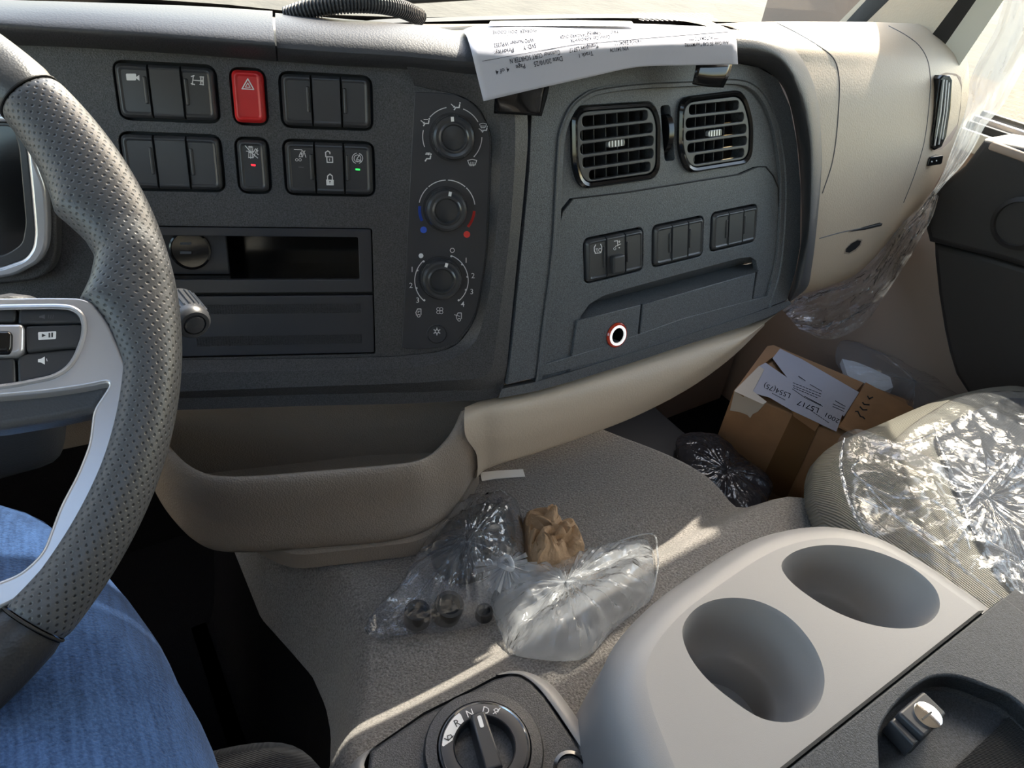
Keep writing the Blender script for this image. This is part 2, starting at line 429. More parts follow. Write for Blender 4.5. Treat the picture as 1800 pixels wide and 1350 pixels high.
def denim():
    m, t, b = new('jeans'); b.inputs['Roughness'].default_value = .95; b.inputs['Specular IOR Level'].default_value = .1; b.inputs['Sheen Weight'].default_value = .1
    tc = t.nodes.new('ShaderNodeTexCoord'); mp = t.nodes.new('ShaderNodeMapping'); mp.inputs['Scale'].default_value = (420, 22, 60); mp.inputs['Rotation'].default_value = (0, 0, .15)
    t.links.new(tc.outputs['Object'], mp.inputs[0]); n1 = t.nodes.new('ShaderNodeTexNoise'); n1.inputs['Scale'].default_value = 1.; n1.inputs['Detail'].default_value = 5; t.links.new(mp.outputs[0], n1.inputs['Vector'])
    n2 = t.nodes.new('ShaderNodeTexNoise'); n2.inputs['Scale'].default_value = 620; n2.inputs['Detail'].default_value = 2; t.links.new(tc.outputs['Object'], n2.inputs['Vector'])
    n3 = t.nodes.new('ShaderNodeTexNoise'); n3.inputs['Scale'].default_value = 14; n3.inputs['Detail'].default_value = 3; t.links.new(tc.outputs['Object'], n3.inputs['Vector'])
    a = t.nodes.new('ShaderNodeMath'); a.operation = 'ADD'; t.links.new(n1.outputs['Fac'], a.inputs[0]); t.links.new(n2.outputs['Fac'], a.inputs[1])
    a2 = t.nodes.new('ShaderNodeMath'); a2.operation = 'ADD'; t.links.new(a.outputs[0], a2.inputs[0]); t.links.new(n3.outputs['Fac'], a2.inputs[1])
    r = t.nodes.new('ShaderNodeValToRGB'); e = r.color_ramp.elements; dv = t.nodes.new('ShaderNodeMath'); dv.operation = 'MULTIPLY'; dv.inputs[1].default_value = .3333
    t.links.new(a2.outputs[0], dv.inputs[0]); t.links.new(dv.outputs[0], r.inputs[0])
    e[0].position = .36; e[0].color = (.004, .015, .050, 1); e[1].position = .64; e[1].color = (.032, .074, .185, 1)
    t.links.new(r.outputs[0], b.inputs['Base Color'])
    w_ = t.nodes.new('ShaderNodeTexWave'); w_.bands_direction = 'DIAGONAL'; w_.inputs['Scale'].default_value = 260; t.links.new(tc.outputs['Object'], w_.inputs['Vector'])
    bp = t.nodes.new('ShaderNodeBump'); bp.inputs['Strength'].default_value = .7; bp.inputs['Distance'].default_value = .0010; t.links.new(n2.outputs['Fac'], bp.inputs['Height'])
    b2 = t.nodes.new('ShaderNodeBump'); b2.inputs['Strength'].default_value = .5; b2.inputs['Distance'].default_value = .006; t.links.new(n3.outputs['Fac'], b2.inputs['Height']); t.links.new(bp.outputs[0], b2.inputs['Normal']); t.links.new(b2.outputs[0], b.inputs['Normal'])
denim()
M = MAT
# ------------------------------------------------------------------ the cab shell
# rounded cab box: x -0.95..1.27, y -0.75..0.95, z -1.0..0.55 (eye-relative)
XL, XR, YB, YF, ZF, ZT = -.95, 1.27, -.75, 1.0, -1.0, .55
def wall_with_hole(name, axis, c, a0, a1, b0, b1, holes, mat, th=.04, **k):
    """panel at x=c (axis 'x') or y=c (axis 'y'), spanning a (horizontal) and b (height)"""
    fr = Frame((c, 0, 0), (0, 1, 0), (0, 0, 1)) if axis == 'x' else Frame((0, c, 0), (1, 0, 0), (0, 0, 1))
    return plate(name, fr, rect(a0, b0, a1, b1), -th / 2, th / 2, mat, None, holes=holes, bev=0, kind='structure', smooth=0)
box('floor', (XL, YB, ZF - .04), (XR, YF, ZF), M['dark_carpet_shade'], kind='structure')
plate('ceiling', HZ(ZT + .02), rect(XL, YB, XR, .66), -.02, .02, M['headliner'], None, holes=[rect(-.40, -.50, .25, -.05)], bev=0, kind='structure', smooth=0)  # hatch opening added out of view to let in soft skylight
box('fill_hatch', (-.41, -.51, ZT + .03), (.26, -.04, ZT + .034), M['glass'], kind='structure')  # pane of the added roof hatch, a fill light source
box('ceiling_blocker', (XL, .50, .36), (XR, .668, ZT), M['headliner'], kind='structure')  # added unseen box: keeps the sun off the console and rear carpet
box('wall_back', (XL, YB - .04, ZF), (XR, YB, ZT), M['headliner'], kind='structure')
wall_with_hole('wall_left', 'x', XL - .02, YB, YF, ZF, ZT, [rect(-.60, -.28, .66, .46)], M['headliner'])
box('wall_front', (XL, YF - .06, ZF), (XR, YF, -.24), M['dark_carpet_shade'], kind='structure')
# right side: door shell with its window opening, beige lower trim
dr = wall_with_hole('door_1', 'x', XR - .02, YB, .70, ZF, ZT, [[(-.42, -.30), (.67, -.30), (.63, -.08), (.48, .36), (-.42, .36)]], M['door_beige'], th=.05)
wall_with_hole('wall_right', 'x', XR - .02, .70, YF, ZF, -.10, [], M['door_beige'], th=.05)
box('window_2', (XR - .015, -.43, -.31), (XR - .011, .68, .40), M['glass'], kind='structure')
box('window_3', (XL - .02, -.61, -.29), (XL - .016, .67, .47), M['glass'], kind='structure')
# window sill rails of the door
DX = XR - .05
for i, (dx, z, m) in enumerate(((.0, -.285, 'frame_paint'), (.012, -.275, 'rubber'), (.024, -.268, 'silver'), (.04, -.262, 'rubber'))):
    box('window_rail', (DX + dx, -.42, z - .03), (DX + dx + .010, .56, z), M[m], dr, bev=.002)
# dark door lining with its rounded front edge, traced on the plane it really stands on
FD = Frame((1.12, 0, 0), (0, -1, 0), (0, 0, 1))
du = lambda p: FD.uv(p)
lin = [(1606, 247), (1650, 262)] if 0 else None
out1 = [(1735, 243), (1700, 290), (1655, 325), (1638, 367), (1632, 400), (1638, 424), (1760, 455), (2100, 560), (2300, 500), (2250, 380), (1900, 275)]
plate('door_lining', FD, [du(p) for p in out1], -.08, .012, M['door_dark'], dr, bev=.01)
out2 = [(1642, 426), (1643, 450), (1650, 517), (1660, 580), (1668, 617), (1680, 657), (1703, 693), (1750, 730), (1850, 790), (2150, 960), (2260, 520), (2100, 560), (1760, 456)]
plate('door_pocket', FD, [du(p) for p in out2], -.08, .004, M['door_dark'], dr, bev=.008)
# round boss on the lining
bx = FD.uv((1795, 392), .012)
lathe('door_boss', FD, [(.036, .012), (.036, .019), (.030, .022), (.029, .018), (.0, .018)], M['door_dark'], dr, cu=bx[0], cv=bx[1])
plate('door_sill_cap', Frame((0, 0, -.262), (1, 0, 0), (0, 1, 0)), rect(1.105, -.4, XR - .055, .46), -.012, .0, M['door_beige'], dr, bev=.004)
# windscreen, its frame, right pillar
def bar(name, pts, w, d, mat, side, **k):
    """pillar section w x d swept along pts"""
    V = []; Fc = []
    for p in pts:
        p = Vector(p); s = Vector(side)
        f = Vector((0, 1, 0))
        for a, b in ((-1, -1), (1, -1), (1, 1), (-1, 1)): V.append(p + s * (w / 2 * a) + f * (d / 2 * b))
    for i in range(len(pts) - 1):
        for j in range(4):
            b = (j + 1) % 4; Fc.append((i * 4 + j, i * 4 + b, i * 4 + 4 + b, i * 4 + 4 + j))
    Fc += [(3, 2, 1, 0), tuple(4 * (len(pts) - 1) + j for j in range(4))]
    return obj(name, V, Fc, mat, None, kind='structure', smooth=30, **k)
def pil(p0, p1, x0, x1=None, up=.72, down=.12):
    a = Xh(p0, x0); b = Xh(p1, x1 or x0); d = (b - a); d = d / d.z
    u = Vector((0, max(d.y, -.30), 1))
    return a - d * down, b, b + u * (up - .05)
a0, am, a1 = pil((1526, 36), (1563, 0), 1.10)
b0, bm, b1 = pil((1648, 48), (1684, 0), 1.10)
c0, cm, c1 = pil((1670, 66), (1716, 0), 1.12)
e0, em, e1 = pil((1698, 98), (1764, 0), 1.14)
def quadbar(name, p0, pm, p1, q0, qm, q1, th, mat):
    s = Vector((.3, 1, 0)).normalized() * th
    V = []
    for a, b in ((p0, q0), (pm, qm), (p1, q1)): V += [a, b, b + s, a + s]
    Fc = [(3, 2, 1, 0), (8, 9, 10, 11)]
    for k in (0, 4):
        for j in range(4): Fc.append((k + j, k + (j + 1) % 4, k + 4 + (j + 1) % 4, k + 4 + j))
    return obj(name, V, Fc, mat, None, kind='structure', smooth=30)
quadbar('trim_1', a0, am, a1, b0, bm, b1, .05, M['beige_plastic'])
quadbar('trim_2', b0, bm, b1, c0, cm, c1, .04, M['rubber'])
quadbar('trim_3', c0, cm, c1, e0, em, e1, .04, M['frame_paint'])
g0, gm, g1 = pil((1516, 38), (1552, 0), 1.10)
quadbar('trim_4', g0, gm, g1, a0, am, a1, .03, M['rubber'])
# driver-side pillar, mirror image of the slope, out of the frame
box8([(XL, .80, -.3), (XL + .10, .80, -.3), (XL + .10, .86, -.3), (XL, .86, -.3), (XL, .55, ZT), (XL + .10, .55, ZT), (XL + .10, .61, ZT), (XL, .61, ZT)], 'trim_5', M['beige_plastic'], None, kind='structure')
V = []
for i in range(13):
    x = XL + .1 + (1.10 - XL - .1) * i / 12; bow = .10 * (1 - ((x - .1) / 1.0) ** 2)
    V += [Vector((x, .74 + bow, -.24)), Vector((x, .60 + bow * .6, ZT))]
Fc = [(2 * i, 2 * i + 2, 2 * i + 3, 2 * i + 1) for i in range(12)]
wg = obj('window_1', V, Fc, M['glass'], None, kind='structure')
box('sun_blocker', (XL, .676, .345), (XR, .712, .37), M['rubber'], kind='structure')  # added unseen slab: trims the sun to a narrow streak on the carpet
# ------------------------------------------------------------------ dashboard
dash = thing('dashboard', 'dark grey and beige cab dashboard with switch rows, climate dials and storage bin', 'dashboard', (.45, .6, -.62))
DP, DB = M['dash_plastic'], M['beige_plastic']
# console face (left part), with openings for the switches and the radio slots
def bank(u0, v0, u1, v1): return rect(u0 / 1000, v0 / 1000, u1 / 1000, v1 / 1000)
B1 = {'b1': (-97.5, 84.2, -20.3, 128.5), 'hz': (-11, 83.8, 17.5, 128), 'b3': (27, 83, 103, 127), 'b4': (-100.5, 29.2, -21.5, 75.7), 'b5': (-11.8, 28.6, 16, 74.8), 'b6': (26.5, 28, 103.3, 74.5)}
hol = [rounded(bank(*b), .009) for b in B1.values()]
slot = [(-.180, -.1185), (.0995, -.1185), (.0995, .0005), (-.180, .0005)]
inner = [(729, 150), (760, 157), (800, 165), (823, 175), (843, 191), (857, 218), (864, 244), (863, 300), (860, 370), (856, 450), (848, 500), (840, 545), (829, 572), (806, 603), (780, 616), (747, 621), (700, 626), (650, 628), (560, 630), (270, 634), (-60, 642)]
outl = [F1.uv(p) for p in [(-60, 30), (200, 60), (480, 80), (700, 100), (735, 120)]] + [F1.uv(p) for p in inner]
outl_l = [F1.uv((137, 30)), F1.uv((137, 640))]
seamx = F1.uv((138, 300))[0]
left = [F1.uv(p) for p in [(-60, 30), (136, 50)]] + [(seamx - .0006, -.13), F1.uv((-60, 642))]
right = [(seamx + .0006, F1.uv((138, 56))[1])] + [F1.uv(p) for p in [(200, 60), (480, 80), (700, 100), (735, 120)]] + [F1.uv(p) for p in inner[:-1]] + [(seamx + .0006, F1.uv((140, 638))[1])]
plate('console_face', F1, right, -.004, 0, DP, dash, holes=hol + [rounded(rect(seamx + .004, -.1185, .0995, .0005), .003)], bev=.0004)
plate('side_face', F1, left, -.004, -.0004, DP, dash)
plate('face_backing', F1, rect(-.25, -.14, .22, .14), -.012, -.008, M['black'], dash, holes=[rect(-.12, -.0585, .0995, .0005)])
# ---- switches
def switch(fr, u0, v0, u1, v1, mat, ridge=None, ink=None, rl=None, corners=(1, 1, 1, 1), h=.0045, name='rocker_switch', label=None):
    r = [(.0055 if c else .0006) for c in corners]
    lf, rt = corners[0], corners[1]; rows = []
    for e_, g_, z_ in ((0, 0, -.007), (0, 0, h - .0030), (.0005, .0003, h - .0020), (.0022, .0004, h - .0002), (.0030, .0005, h), (.0037, .0006, h - .0003), (.0046, .0008, h - .0010)):
        L_ = e_ if lf else g_; R_2 = e_ if rt else g_
        if not lf and not rt and z_ == h - .0010: z_ = h - .0003
        rows.append([fr.P(p[0], p[1], z_) for p in rounded(rect(u0 + L_, v0 + e_, u1 - R_2, v1 - e_), [max(q - e_ * .7, .0003) for q in r])])
    Vg, Fg = grid(rows, True); k_ = len(rows[0]); Fg.append(tuple(range(len(Vg) - k_, len(Vg))))
    s = obj(name, Vg, Fg, mat, dash, smooth=28, label=label)
    h -= .0010 if (lf or rt) else .0003
    if ridge is not None:
        uu = u0 + (u1 - u0) * ridge; vm0 = v0 + (v1 - v0) * .27; vm1 = v0 + (v1 - v0) * .78
        plate('grip_ridge', fr, rounded(rect(uu - .0013, vm0, uu + .0013, vm1), .0013), h - .0005, h + .0013, mat, s, bev=.0010)
    if ink:
        for col, fn, nm in ink:
            i = Ink(); fn(i); i.emit(nm, Frame(fr.P(0, 0, h), fr.ex, fr.ey), M[col], s, .0003)
    return s
SWP = M['switch_plastic']
K2 = lambda pts: cr(190, 90, .27778, pts)
def two(i, f):  return f(i)
def camera_icon(i):
    a = K2([(113, 142), (178, 142), (178, 185), (118, 185)]); i.poly([Vector(p) for p in rounded(a, 2)]); i.poly(K2([(178, 163), (198, 150), (200, 188), (178, 172)]))
def axle_icon(i):
    k = lambda *p: K2(p)
    i.line(k((527, 160), (545, 155)), 2).line(k((540, 158), (533, 212)), 1.6).line(k((526, 205), (548, 211)), 2).line(k((538, 183), (590, 188)), 1.6)
    i.line(k((588, 160), (588, 212)), 1.6).line(k((602, 162), (602, 214)), 1.8).line(k((580, 163), (606, 163)), 1.2).line(k((580, 210), (606, 213)), 1.2).line(k((584, 175), (604, 201)), 1).line(k((604, 175), (584, 201)), 1)
def tri_icon(i):
    T = [(884, 175), (922, 242), (848, 238)]; c = Vector((884, 220))
    i.line(K2(T), 2., True); T2 = [c + (Vector(p) - c) * .42 for p in T]; i.line(K2(T2), 1.6, True)
def regen_icon(i):
    k = lambda *p: K2(p)
    for y in (605, 640, 672): i.line(k((890, y), (915, y + 2)), 1.6)
    i.line(k((893, 600), (890, 675)), 1.2).line(k((905, 600), (903, 678)), 1.2).line(k((915, 615), (914, 668)), 1.2).line(k((875, 632), (925, 634)), 1.2)
    i.line(k((868, 598), (905, 640), (947, 676)), 1.3).line(k((920, 640), (932, 618), (948, 628), (940, 645), (950, 655)), 1.4).line(k((945, 615), (918, 675)), 1.2)
def truck_icon(i):
    k = lambda *p: K2(p)
    i.line(k((1178, 622), (1226, 624), (1226, 668), (1208, 668)), 1.3).line(k((1209, 668), (1214, 650), (1228, 650)), 1.3)
    for c in ((1194, 687), (1215, 687)): i.arc(k(c)[0], 2.2, 0, 360, 1.)
    i.line(k((1232, 630), (1246, 648)), 1.2).line(k((1246, 630), (1234, 648)), 1.2).line(k((1236, 650), (1230, 670)), 1.2).line(k((1245, 650), (1252, 672)), 1.2).line(k((1218, 640), (1224, 655)), 1.4)
def lock_icon(i):
    k = lambda *p: K2(p)
    i.line(k((1384, 668), (1420, 669), (1421, 704), (1386, 703)), 1.8, True).line(k((1402, 680), (1402, 692)), 1.4)
    i.line(k((1378, 668), (1376, 640), (1390, 631), (1404, 640), (1404, 650)), 1.8)
    i.poly(k((1380, 812), (1428, 814), (1428, 849), (1382, 848))); i.line(k((1389, 812), (1389, 790), (1404, 777), (1419, 790), (1419, 812)), 1.9)
def keyhole(i): i.disc(K2([(1404, 824)])[0], 1.3); i.line(K2([(1404, 826), (1404, 837)]), 1.2)
def brake_icon(i):
    c = K2([(1578, 678)])[0]; i.arc(c, 6., 0, 360, 1.3); i.arc(c, 9.2, 100, 250, 1.3); i.arc(c, 9.2, -70, 70, 1.3)
    i.line(K2([(1592, 655), (1575, 680)]), 1.5).line(K2([(1572, 684), (1600, 690), (1602, 700), (1574, 694)]), 1.2, True)
def bank3(fr, b, inks=(None, None, None), hm=.0045):
    u0, v0, u1, v1 = [x / 1000 for x in b]; g = .0022; u0 += g; v0 += g; u1 -= g; v1 -= g; w3 = (u1 - u0) / 3; q = .0004
    switch(fr, u0, v0, u0 + w3 - q, v1, SWP, .89, inks[0], corners=(1, 0, 0, 1))
    switch(fr, u0 + w3 + q, v0, u0 + 2 * w3 - q, v1, SWP, None, inks[1], corners=(0, 0, 0, 0))
    switch(fr, u0 + 2 * w3 + q, v0, u1, v1, SWP, .11, inks[2], corners=(0, 1, 1, 0))
def one(fr, b, mat, ink, **k):
    u0, v0, u1, v1 = [x / 1000 for x in b]; g = .0022
    return switch(fr, u0 + g, v0 + g, u1 - g, v1 - g, mat, None, ink, **k)
bank3(F1, B1['b1'], ([('ink_white', camera_icon, 'symbol')], None, [('ink_white', axle_icon, 'symbol')]))
one(F1, B1['hz'], M['red_plastic'], [('ink_white', tri_icon, 'symbol')], h=.006, name='hazard_switch', label='red hazard warning switch')
bank3(F1, B1['b3']); bank3(F1, B1['b4'])
one(F1, B1['b5'], SWP, [('ink_white', regen_icon, 'symbol'), ('led_red', lambda i: i.poly(rounded(K2([(903, 713), (935, 716), (933, 728), (906, 725)]), 1.2)), 'indicator')], label='switch with a red lamp')
bank3(F1, B1['b6'], ([('ink_white', truck_icon, 'symbol'), ('ink_gray', lambda i: i.poly(K2([(1205, 730), (1238, 732), (1238, 738), (1205, 736)])), 'indicator')], [('ink_white', lock_icon, 'symbol'), ('ink_dark', keyhole, 'keyhole')], [('ink_white', brake_icon, 'symbol'), ('led_green', lambda i: i.poly(rounded(K2([(1564, 742), (1594, 744), (1594, 755), (1566, 753)]), 1.2)), 'indicator')]))
# ---- radio slots: open storage slot above, blanking panel below
fr_u = (seamx + .004, .0995)
plate('slot_frame', F1, rounded(rect(fr_u[0] + .001, -.0585, .0985, -.0005), .002), -.008, -.002, M['face_plate'], dash, holes=[rounded(rect(fr_u[0] + .01, -.0465, .0868, -.008), .0015)], bev=.0006)
sl_ = obj('storage_slot', *(lambda a, b, c, d: ([F1.P(a, c, -.005), F1.P(b, c, -.005), F1.P(b, d, -.005), F1.P(a, d, -.005), F1.P(a, c, -.08), F1.P(b, c, -.08), F1.P(b, d, -.08), F1.P(a, d, -.08)], [(0, 1, 5, 4), (1, 2, 6, 5), (2, 3, 7, 6), (3, 0, 4, 7), (4, 5, 6, 7)]))(fr_u[0] + .01, .0868, -.0465, -.008), M['gloss_black'], dash, smooth=0)
plate('slot_divider', F1, rect(-.088, -.046, -.030, -.0085), -.03, -.024, M['face_plate'], dash)
uc = F1.uv((334, 440), -.022)
lathe('usb_socket', F1, [(.0175, -.025), (.0175, -.022), (.0160, -.0215), (.0155, -.0235), (0, -.0235)], M['gloss_black'], dash, cu=uc[0], cv=uc[1])
for y in (428, 444):
    i = Ink(); i.line([(318, y), (335, y)], 4.5); i.emit('usb_port', Frame(F1.P(0, 0, -.0235), F1.ex, F1.ey), M['ink_gray'], dash, .0002)
bp = plate('blanking_panel', F1, rounded(rect(fr_u[0] + .001, -.1175, .0985, -.0615), .002), -.008, -.002, M['face_plate'], dash, bev=.0008)
for (y0, y1) in ((535, 552), (590, 607)):
    va = F1.uv((500, y0))[1]; vb = F1.uv((500, y1))[1]
    rw = []
    V = []; Fc = []; n = 0
    for c in range(7):
        z0 = vb + (va - vb) * (c + .1) / 7; z1 = vb + (va - vb) * (c + .75) / 7
        for q in range(60):
            a = -.06 + .1475 * (q + .1) / 60; b = -.06 + .1475 * (q + .8) / 60
            V += [F1.P(a, z0, -.0018), F1.P(b, z0, -.0018), F1.P(b, z1, -.0014), F1.P(a, z1, -.0014)]; Fc.append((n, n + 1, n + 2, n + 3)); n += 4
    obj('ribbed_strip', V, Fc, M['dash_plastic'], bp, smooth=0)
# ---- raised surround of the climate panel
L1 = [(715, 118), (770, 122), (820, 132), (845, 148), (868, 175), (877, 212), (881, 245), (880, 290), (878, 340), (873, 400), (868, 450), (860, 515), (852, 550), (837, 598), (806, 625), (780, 636), (747, 643), (700, 648), (655, 649), (560, 651), (270, 657), (-60, 666)]
L2 = [(715, 112), (790, 112), (850, 118), (890, 145), (902, 180), (906, 240), (904, 300), (900, 360), (895, 420), (888, 480), (880, 540), (872, 600), (862, 652), (845, 664), (800, 668), (770, 670), (747, 672), (700, 674), (655, 676), (560, 679), (270, 690), (-60, 700)]
L3 = [(715, 108), (795, 106), (862, 110), (908, 135), (923, 170), (928, 240), (924, 300), (919, 360), (913, 420), (907, 480), (901, 540), (895, 600), (886, 668), (872, 682), (800, 686), (770, 688), (747, 689), (700, 690), (655, 691), (560, 693), (270, 702), (-60, 712)]
strip('climate_surround', F1, [(inner, 0), (inner, .0004), (L1, .010), (L1, .0102), (L2, .0115), (L2, .0117), (L3, .003), (L3, -.03)], DP, dash, n=140, smooth=25)
L4 = [(p[0], p[1]) for p in L3[12:]]; L5 = [(887, 674), (874, 698), (800, 705), (770, 707), (747, 708), (700, 710), (655, 711), (560, 713), (270, 722), (-60, 730)]
strip('lower_lip', F1, [(L4, -.02), (L4, .0022), (L5, .0022), (L5, -.05)], DP, dash, n=60, smooth=25)
# ---- climate control panel
cp_out = [(729, 162), (770, 163), (800, 166), (823, 176), (842, 193), (855, 219), (861, 245), (860, 300), (857, 370), (853, 450), (846, 497), (838, 543), (826, 569), (805, 597), (780, 609), (747, 613), (722, 613), (706, 611), (712, 500), (720, 330), (726, 210)]
cpuv = [(p.x, p.y) for p in [Vector(q) for q in resample([Vector((*F1.uv(p), 0)) for p in cp_out], 160, True)]]
cp = plate('climate_panel', F1, cpuv, -.002, .0015, M['face_plate'], dash, bev=.0005)
FC = Frame(F1.P(0, 0, .0015), F1.ex, F1.ey)
A = lambda x, y: (690 + x * .17041, 150 + y * .17037)       # upper climate crop
Bq = lambda x, y: (690 + x * .17771, 380 + y * .17778)      # lower climate crop
kn = [((797, 242), (795, 208)), ((785, 370), (791, 341)), ((776, 492), (784, 468))]
for c, tip in kn:
    fr = Frame(FC.px(c, .010), F1.ex, F1.ey); R0 = .0188
    k_ = lathe('control_knob', fr, [(R0 + .0015, -.0098), (R0 + .0015, -.0085), (R0, -.0085), (R0 * .99, .001), (R0 * .93, .0035), (R0 * .83, .0045), (R0 * .70, .0040), (R0 * .62, .0052), (R0 * .58, .0052), (R0 * .52, .0020), (R0 * .3, .0026), (0, .003)], M['knob_plastic'], dash, smooth=35)
    tu, tv = fr.uv(tip, .0040); d = Vector((tu, tv)).normalized(); nn = Vector((-d.y, d.x))
    a, b = d * R0 * .70, d * R0 * .90; q = .0013
    obj('pointer_mark', [fr.P(*(a + nn * q), .0046), fr.P(*(a - nn * q), .0046), fr.P(*(b - nn * q), .0048), fr.P(*(b + nn * q), .0048)], [(0, 1, 2, 3)], M['ink_white'], k_, smooth=0)
i = Ink()
def person(i, x, y, k=1.):   # seated figure symbol
    P = lambda a, b: (x + a * k, y + b * k)
    i.disc(P(7.5, -8), 1.3 * k).line([P(7, -5), P(6, 0), P(0, 0), P(-2.5, 4)], 2.2 * k)
def arrow(i, x, y, dx, dy):
    d = Vector((dx, dy)); n = Vector((-dy, dx)).normalized() * 2.2; e = Vector((x, y)) + d
    i.line([(x, y), e], 1.4).poly([e - d * .1 + n, e - d * .1 - n, e + d.normalized() * 3])
person(i, 801, 189); arrow(i, 793, 183, 5, 4.5)
person(i, 747, 217); arrow(i, 740, 212, 5, 4); i.line([(745, 210), (752, 210)], 1.3)
person(i, 750, 279); arrow(i, 748, 271, 5, 0)
i.line([(749, 269), (756, 269)], 1.3)
def shield(i, x, y, k=1.):
    P = lambda a, b: (x + a * k, y + b * k)
    i.line([P(-8, -4), P(0, -6), P(8, -4), P(5, 4), P(-5, 4)], 1.2 * k, True)
    for s in (-3, 0, 3): i.line([P(s, -1), P(s - .5, 6)], 1 * k)
shield(i, 830, 286); shield(i, 849, 221, .75); person(i, 850, 229, .85); arrow(i, 842, 226, 4.5, 3.5)
c = (795, 239); RR = 52
for a0, a1 in ((102, 139), (68, 30), (168, 200), (-2, -43)): i.arc((795, 240), 52, a0, a1, 1.6)
c = (785.5, 366)
for a0, a1 in ((93, 130), (87, 50), (134, 168), (46, 8)): i.arc(c, 49.5, a0, a1, 1.6)
# blower scale
c = (776, 493)
i.arc(c, 47, 67, -48, 1.5); i.arc(c, 47, 134, 228, 1.5)
for a in (68, 38, 8, -21, -49, 133, 157, 197, 229): i.disc((c[0] + 46 * math.cos(math.radians(a)), c[1] - 46 * math.sin(math.radians(a))), 1.8)
i.disc((740, 449.5), 4.2); i.arc((795, 440), 3.7, 0, 360, 1.2)
for t_, x, y in (('1', 816, 462), ('2', 828, 489), ('3', 826, 517), ('4', 810, 539), ('1', 721, 478), ('2', 719, 506), ('3', 731, 532)): i.text(t_, (x, y), 9.5, bold=.02)
for s in ((-3, -3), (3, -3), (-3, 3), (3, 3)): i.arc((773 + s[0] * .9, 546 + s[1] * .9), 2.7, 0, 360, 1.)
for x, y, f in ((736, 550, 0), (807, 557, 1)):
    i.line([(x - 4, y + 4), (x - 5, y - 1), (x - 2, y - 7), (x + 4, y - 7), (x + 4, y + 3)], 1.2); i.arc((x, y + 5), 2.4, 0, 360, 1.1)
    if f: i.line([(x - 8, y - 4), (x + 1, y - 1)], 1.1)
    else: i.line([(x + 2, y - 3), (x - 1, y - 3), (x - 1, y)], 1.)
i.emit('scale_marks', FC, M['ink_white'], cp, .0002)
i = Ink(); i.arc((785.5, 368), 48, 175, 203, 5).disc((744.5, 404), 5.8); i.emit('cold_mark', FC, M['ink_blue'], cp, .0002)
i = Ink(); i.arc((785.5, 368), 48, -5, -38, 4.6).disc((820.5, 412), 5.8); i.emit('hot_mark', FC, M['ink_red'], cp, .0002)
fr = Frame(FC.px((768, 587)), F1.ex, F1.ey)
ab = lathe('air_conditioning_button', fr, [(.0098, 0), (.0098, .0008), (.0092, .0010), (.0090, -.0002), (.0086, .0012), (0, .0014)], M['face_plate'], dash)
i = Ink()
for a in range(6):
    x, y = math.cos(math.radians(a * 60 + 30)), math.sin(math.radians(a * 60 + 30)); i.line([(768 + x * 2.5, 582.5 + y * 2.5), (768 + x * 6.3, 582.5 + y * 6.3)], 1.5)
i.arc((768, 582.5), 3.1, 0, 360, 1.2); i.emit('symbol', Frame(fr.P(0, 0, .0014), fr.ex, fr.ey), M['ink_white'], ab, .0003)
# ---- passenger-side pod: base face, rim, lower panel
PP = M['pod_sheen_plastic']
podL = [(938, 150), (936, 180), (934, 205), (930, 300), (921, 400), (911, 500), (901, 600), (892, 676)]
podR = [(1300, 112), (1333, 118), (1367, 138), (1389, 187), (1401, 250), (1408, 333), (1407, 433), (1398, 480), (1384, 527)]
uvp = lambda fr, pts, w=0.: [fr.uv(p, w) for p in pts]
arch = [(940, 676), (944, 655), (955, 560), (966, 480), (972, 420), (976, 340), (979, 280), (982, 241), (991, 210), (1002, 188), (1015, 174), (1038, 159), (1060, 153), (1100, 147), (1147, 143), (1219, 140), (1285, 136), (1317, 141), (1343, 160), (1367, 207), (1380, 267), (1385, 317), (1383, 400), (1374, 480), (1354, 545)]
archs = resample(catmull([Vector((*p, 0)) for p in arch], 4), 100)
archs = [(p.x, p.y) for p in archs]
shrink = []
for i, p in enumerate(archs):
    a = Vector(archs[max(i - 1, 0)]); b = Vector(archs[min(i + 1, 99)]); t = (b - a).normalized(); shrink.append((p[0] - t.y * 12, p[1] + t.x * 12))
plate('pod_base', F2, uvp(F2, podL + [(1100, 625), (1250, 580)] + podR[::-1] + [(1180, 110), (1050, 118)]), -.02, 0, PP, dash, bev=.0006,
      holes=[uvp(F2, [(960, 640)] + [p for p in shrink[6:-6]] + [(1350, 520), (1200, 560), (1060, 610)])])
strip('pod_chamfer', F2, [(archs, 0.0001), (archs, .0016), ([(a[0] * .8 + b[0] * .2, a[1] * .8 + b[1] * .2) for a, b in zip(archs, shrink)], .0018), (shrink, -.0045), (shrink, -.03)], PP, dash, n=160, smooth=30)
BED = -.0045
V1 = (71.5, 51.5, 178.5, 126.0); V2 = (210.0, 52.5, 312., 126.)
vh1 = rounded([(.0705, .128), (.172, .126), (.1815, .108), (.1815, .0505), (.078, .052), (.0695, .075)], .016, 8)
vh2 = rounded([(.2085, .127), (.303, .129), (.321, .095), (.3225, .0505), (.222, .0505), (.2085, .075)], .016, 8)
slv = rounded([F2.uv((1166, 186)), F2.uv((1183, 184)), F2.uv((1192, 282)), F2.uv((1174, 284))], .004)
low_t = [(943, 672), (952, 590), (960, 533), (973, 444), (980, 400), (988, 371), (1006, 349), (1100, 338), (1200, 322), (1300, 306), (1330, 293), (1345, 293), (1358, 309), (1367, 330), (1370, 433), (1365, 480), (1354, 543)]
pp = plate('pod_face', F2, uvp(F2, shrink[4:-4] + [(1352, 540), (1200, 592), (1060, 640), (944, 672)]), -.03, BED, PP, dash, holes=[vh1, vh2, slv, uvp(F2, low_t[1:-1] + [(1352, 536), (1200, 585), (1060, 630), (952, 664)])], bev=.0003)
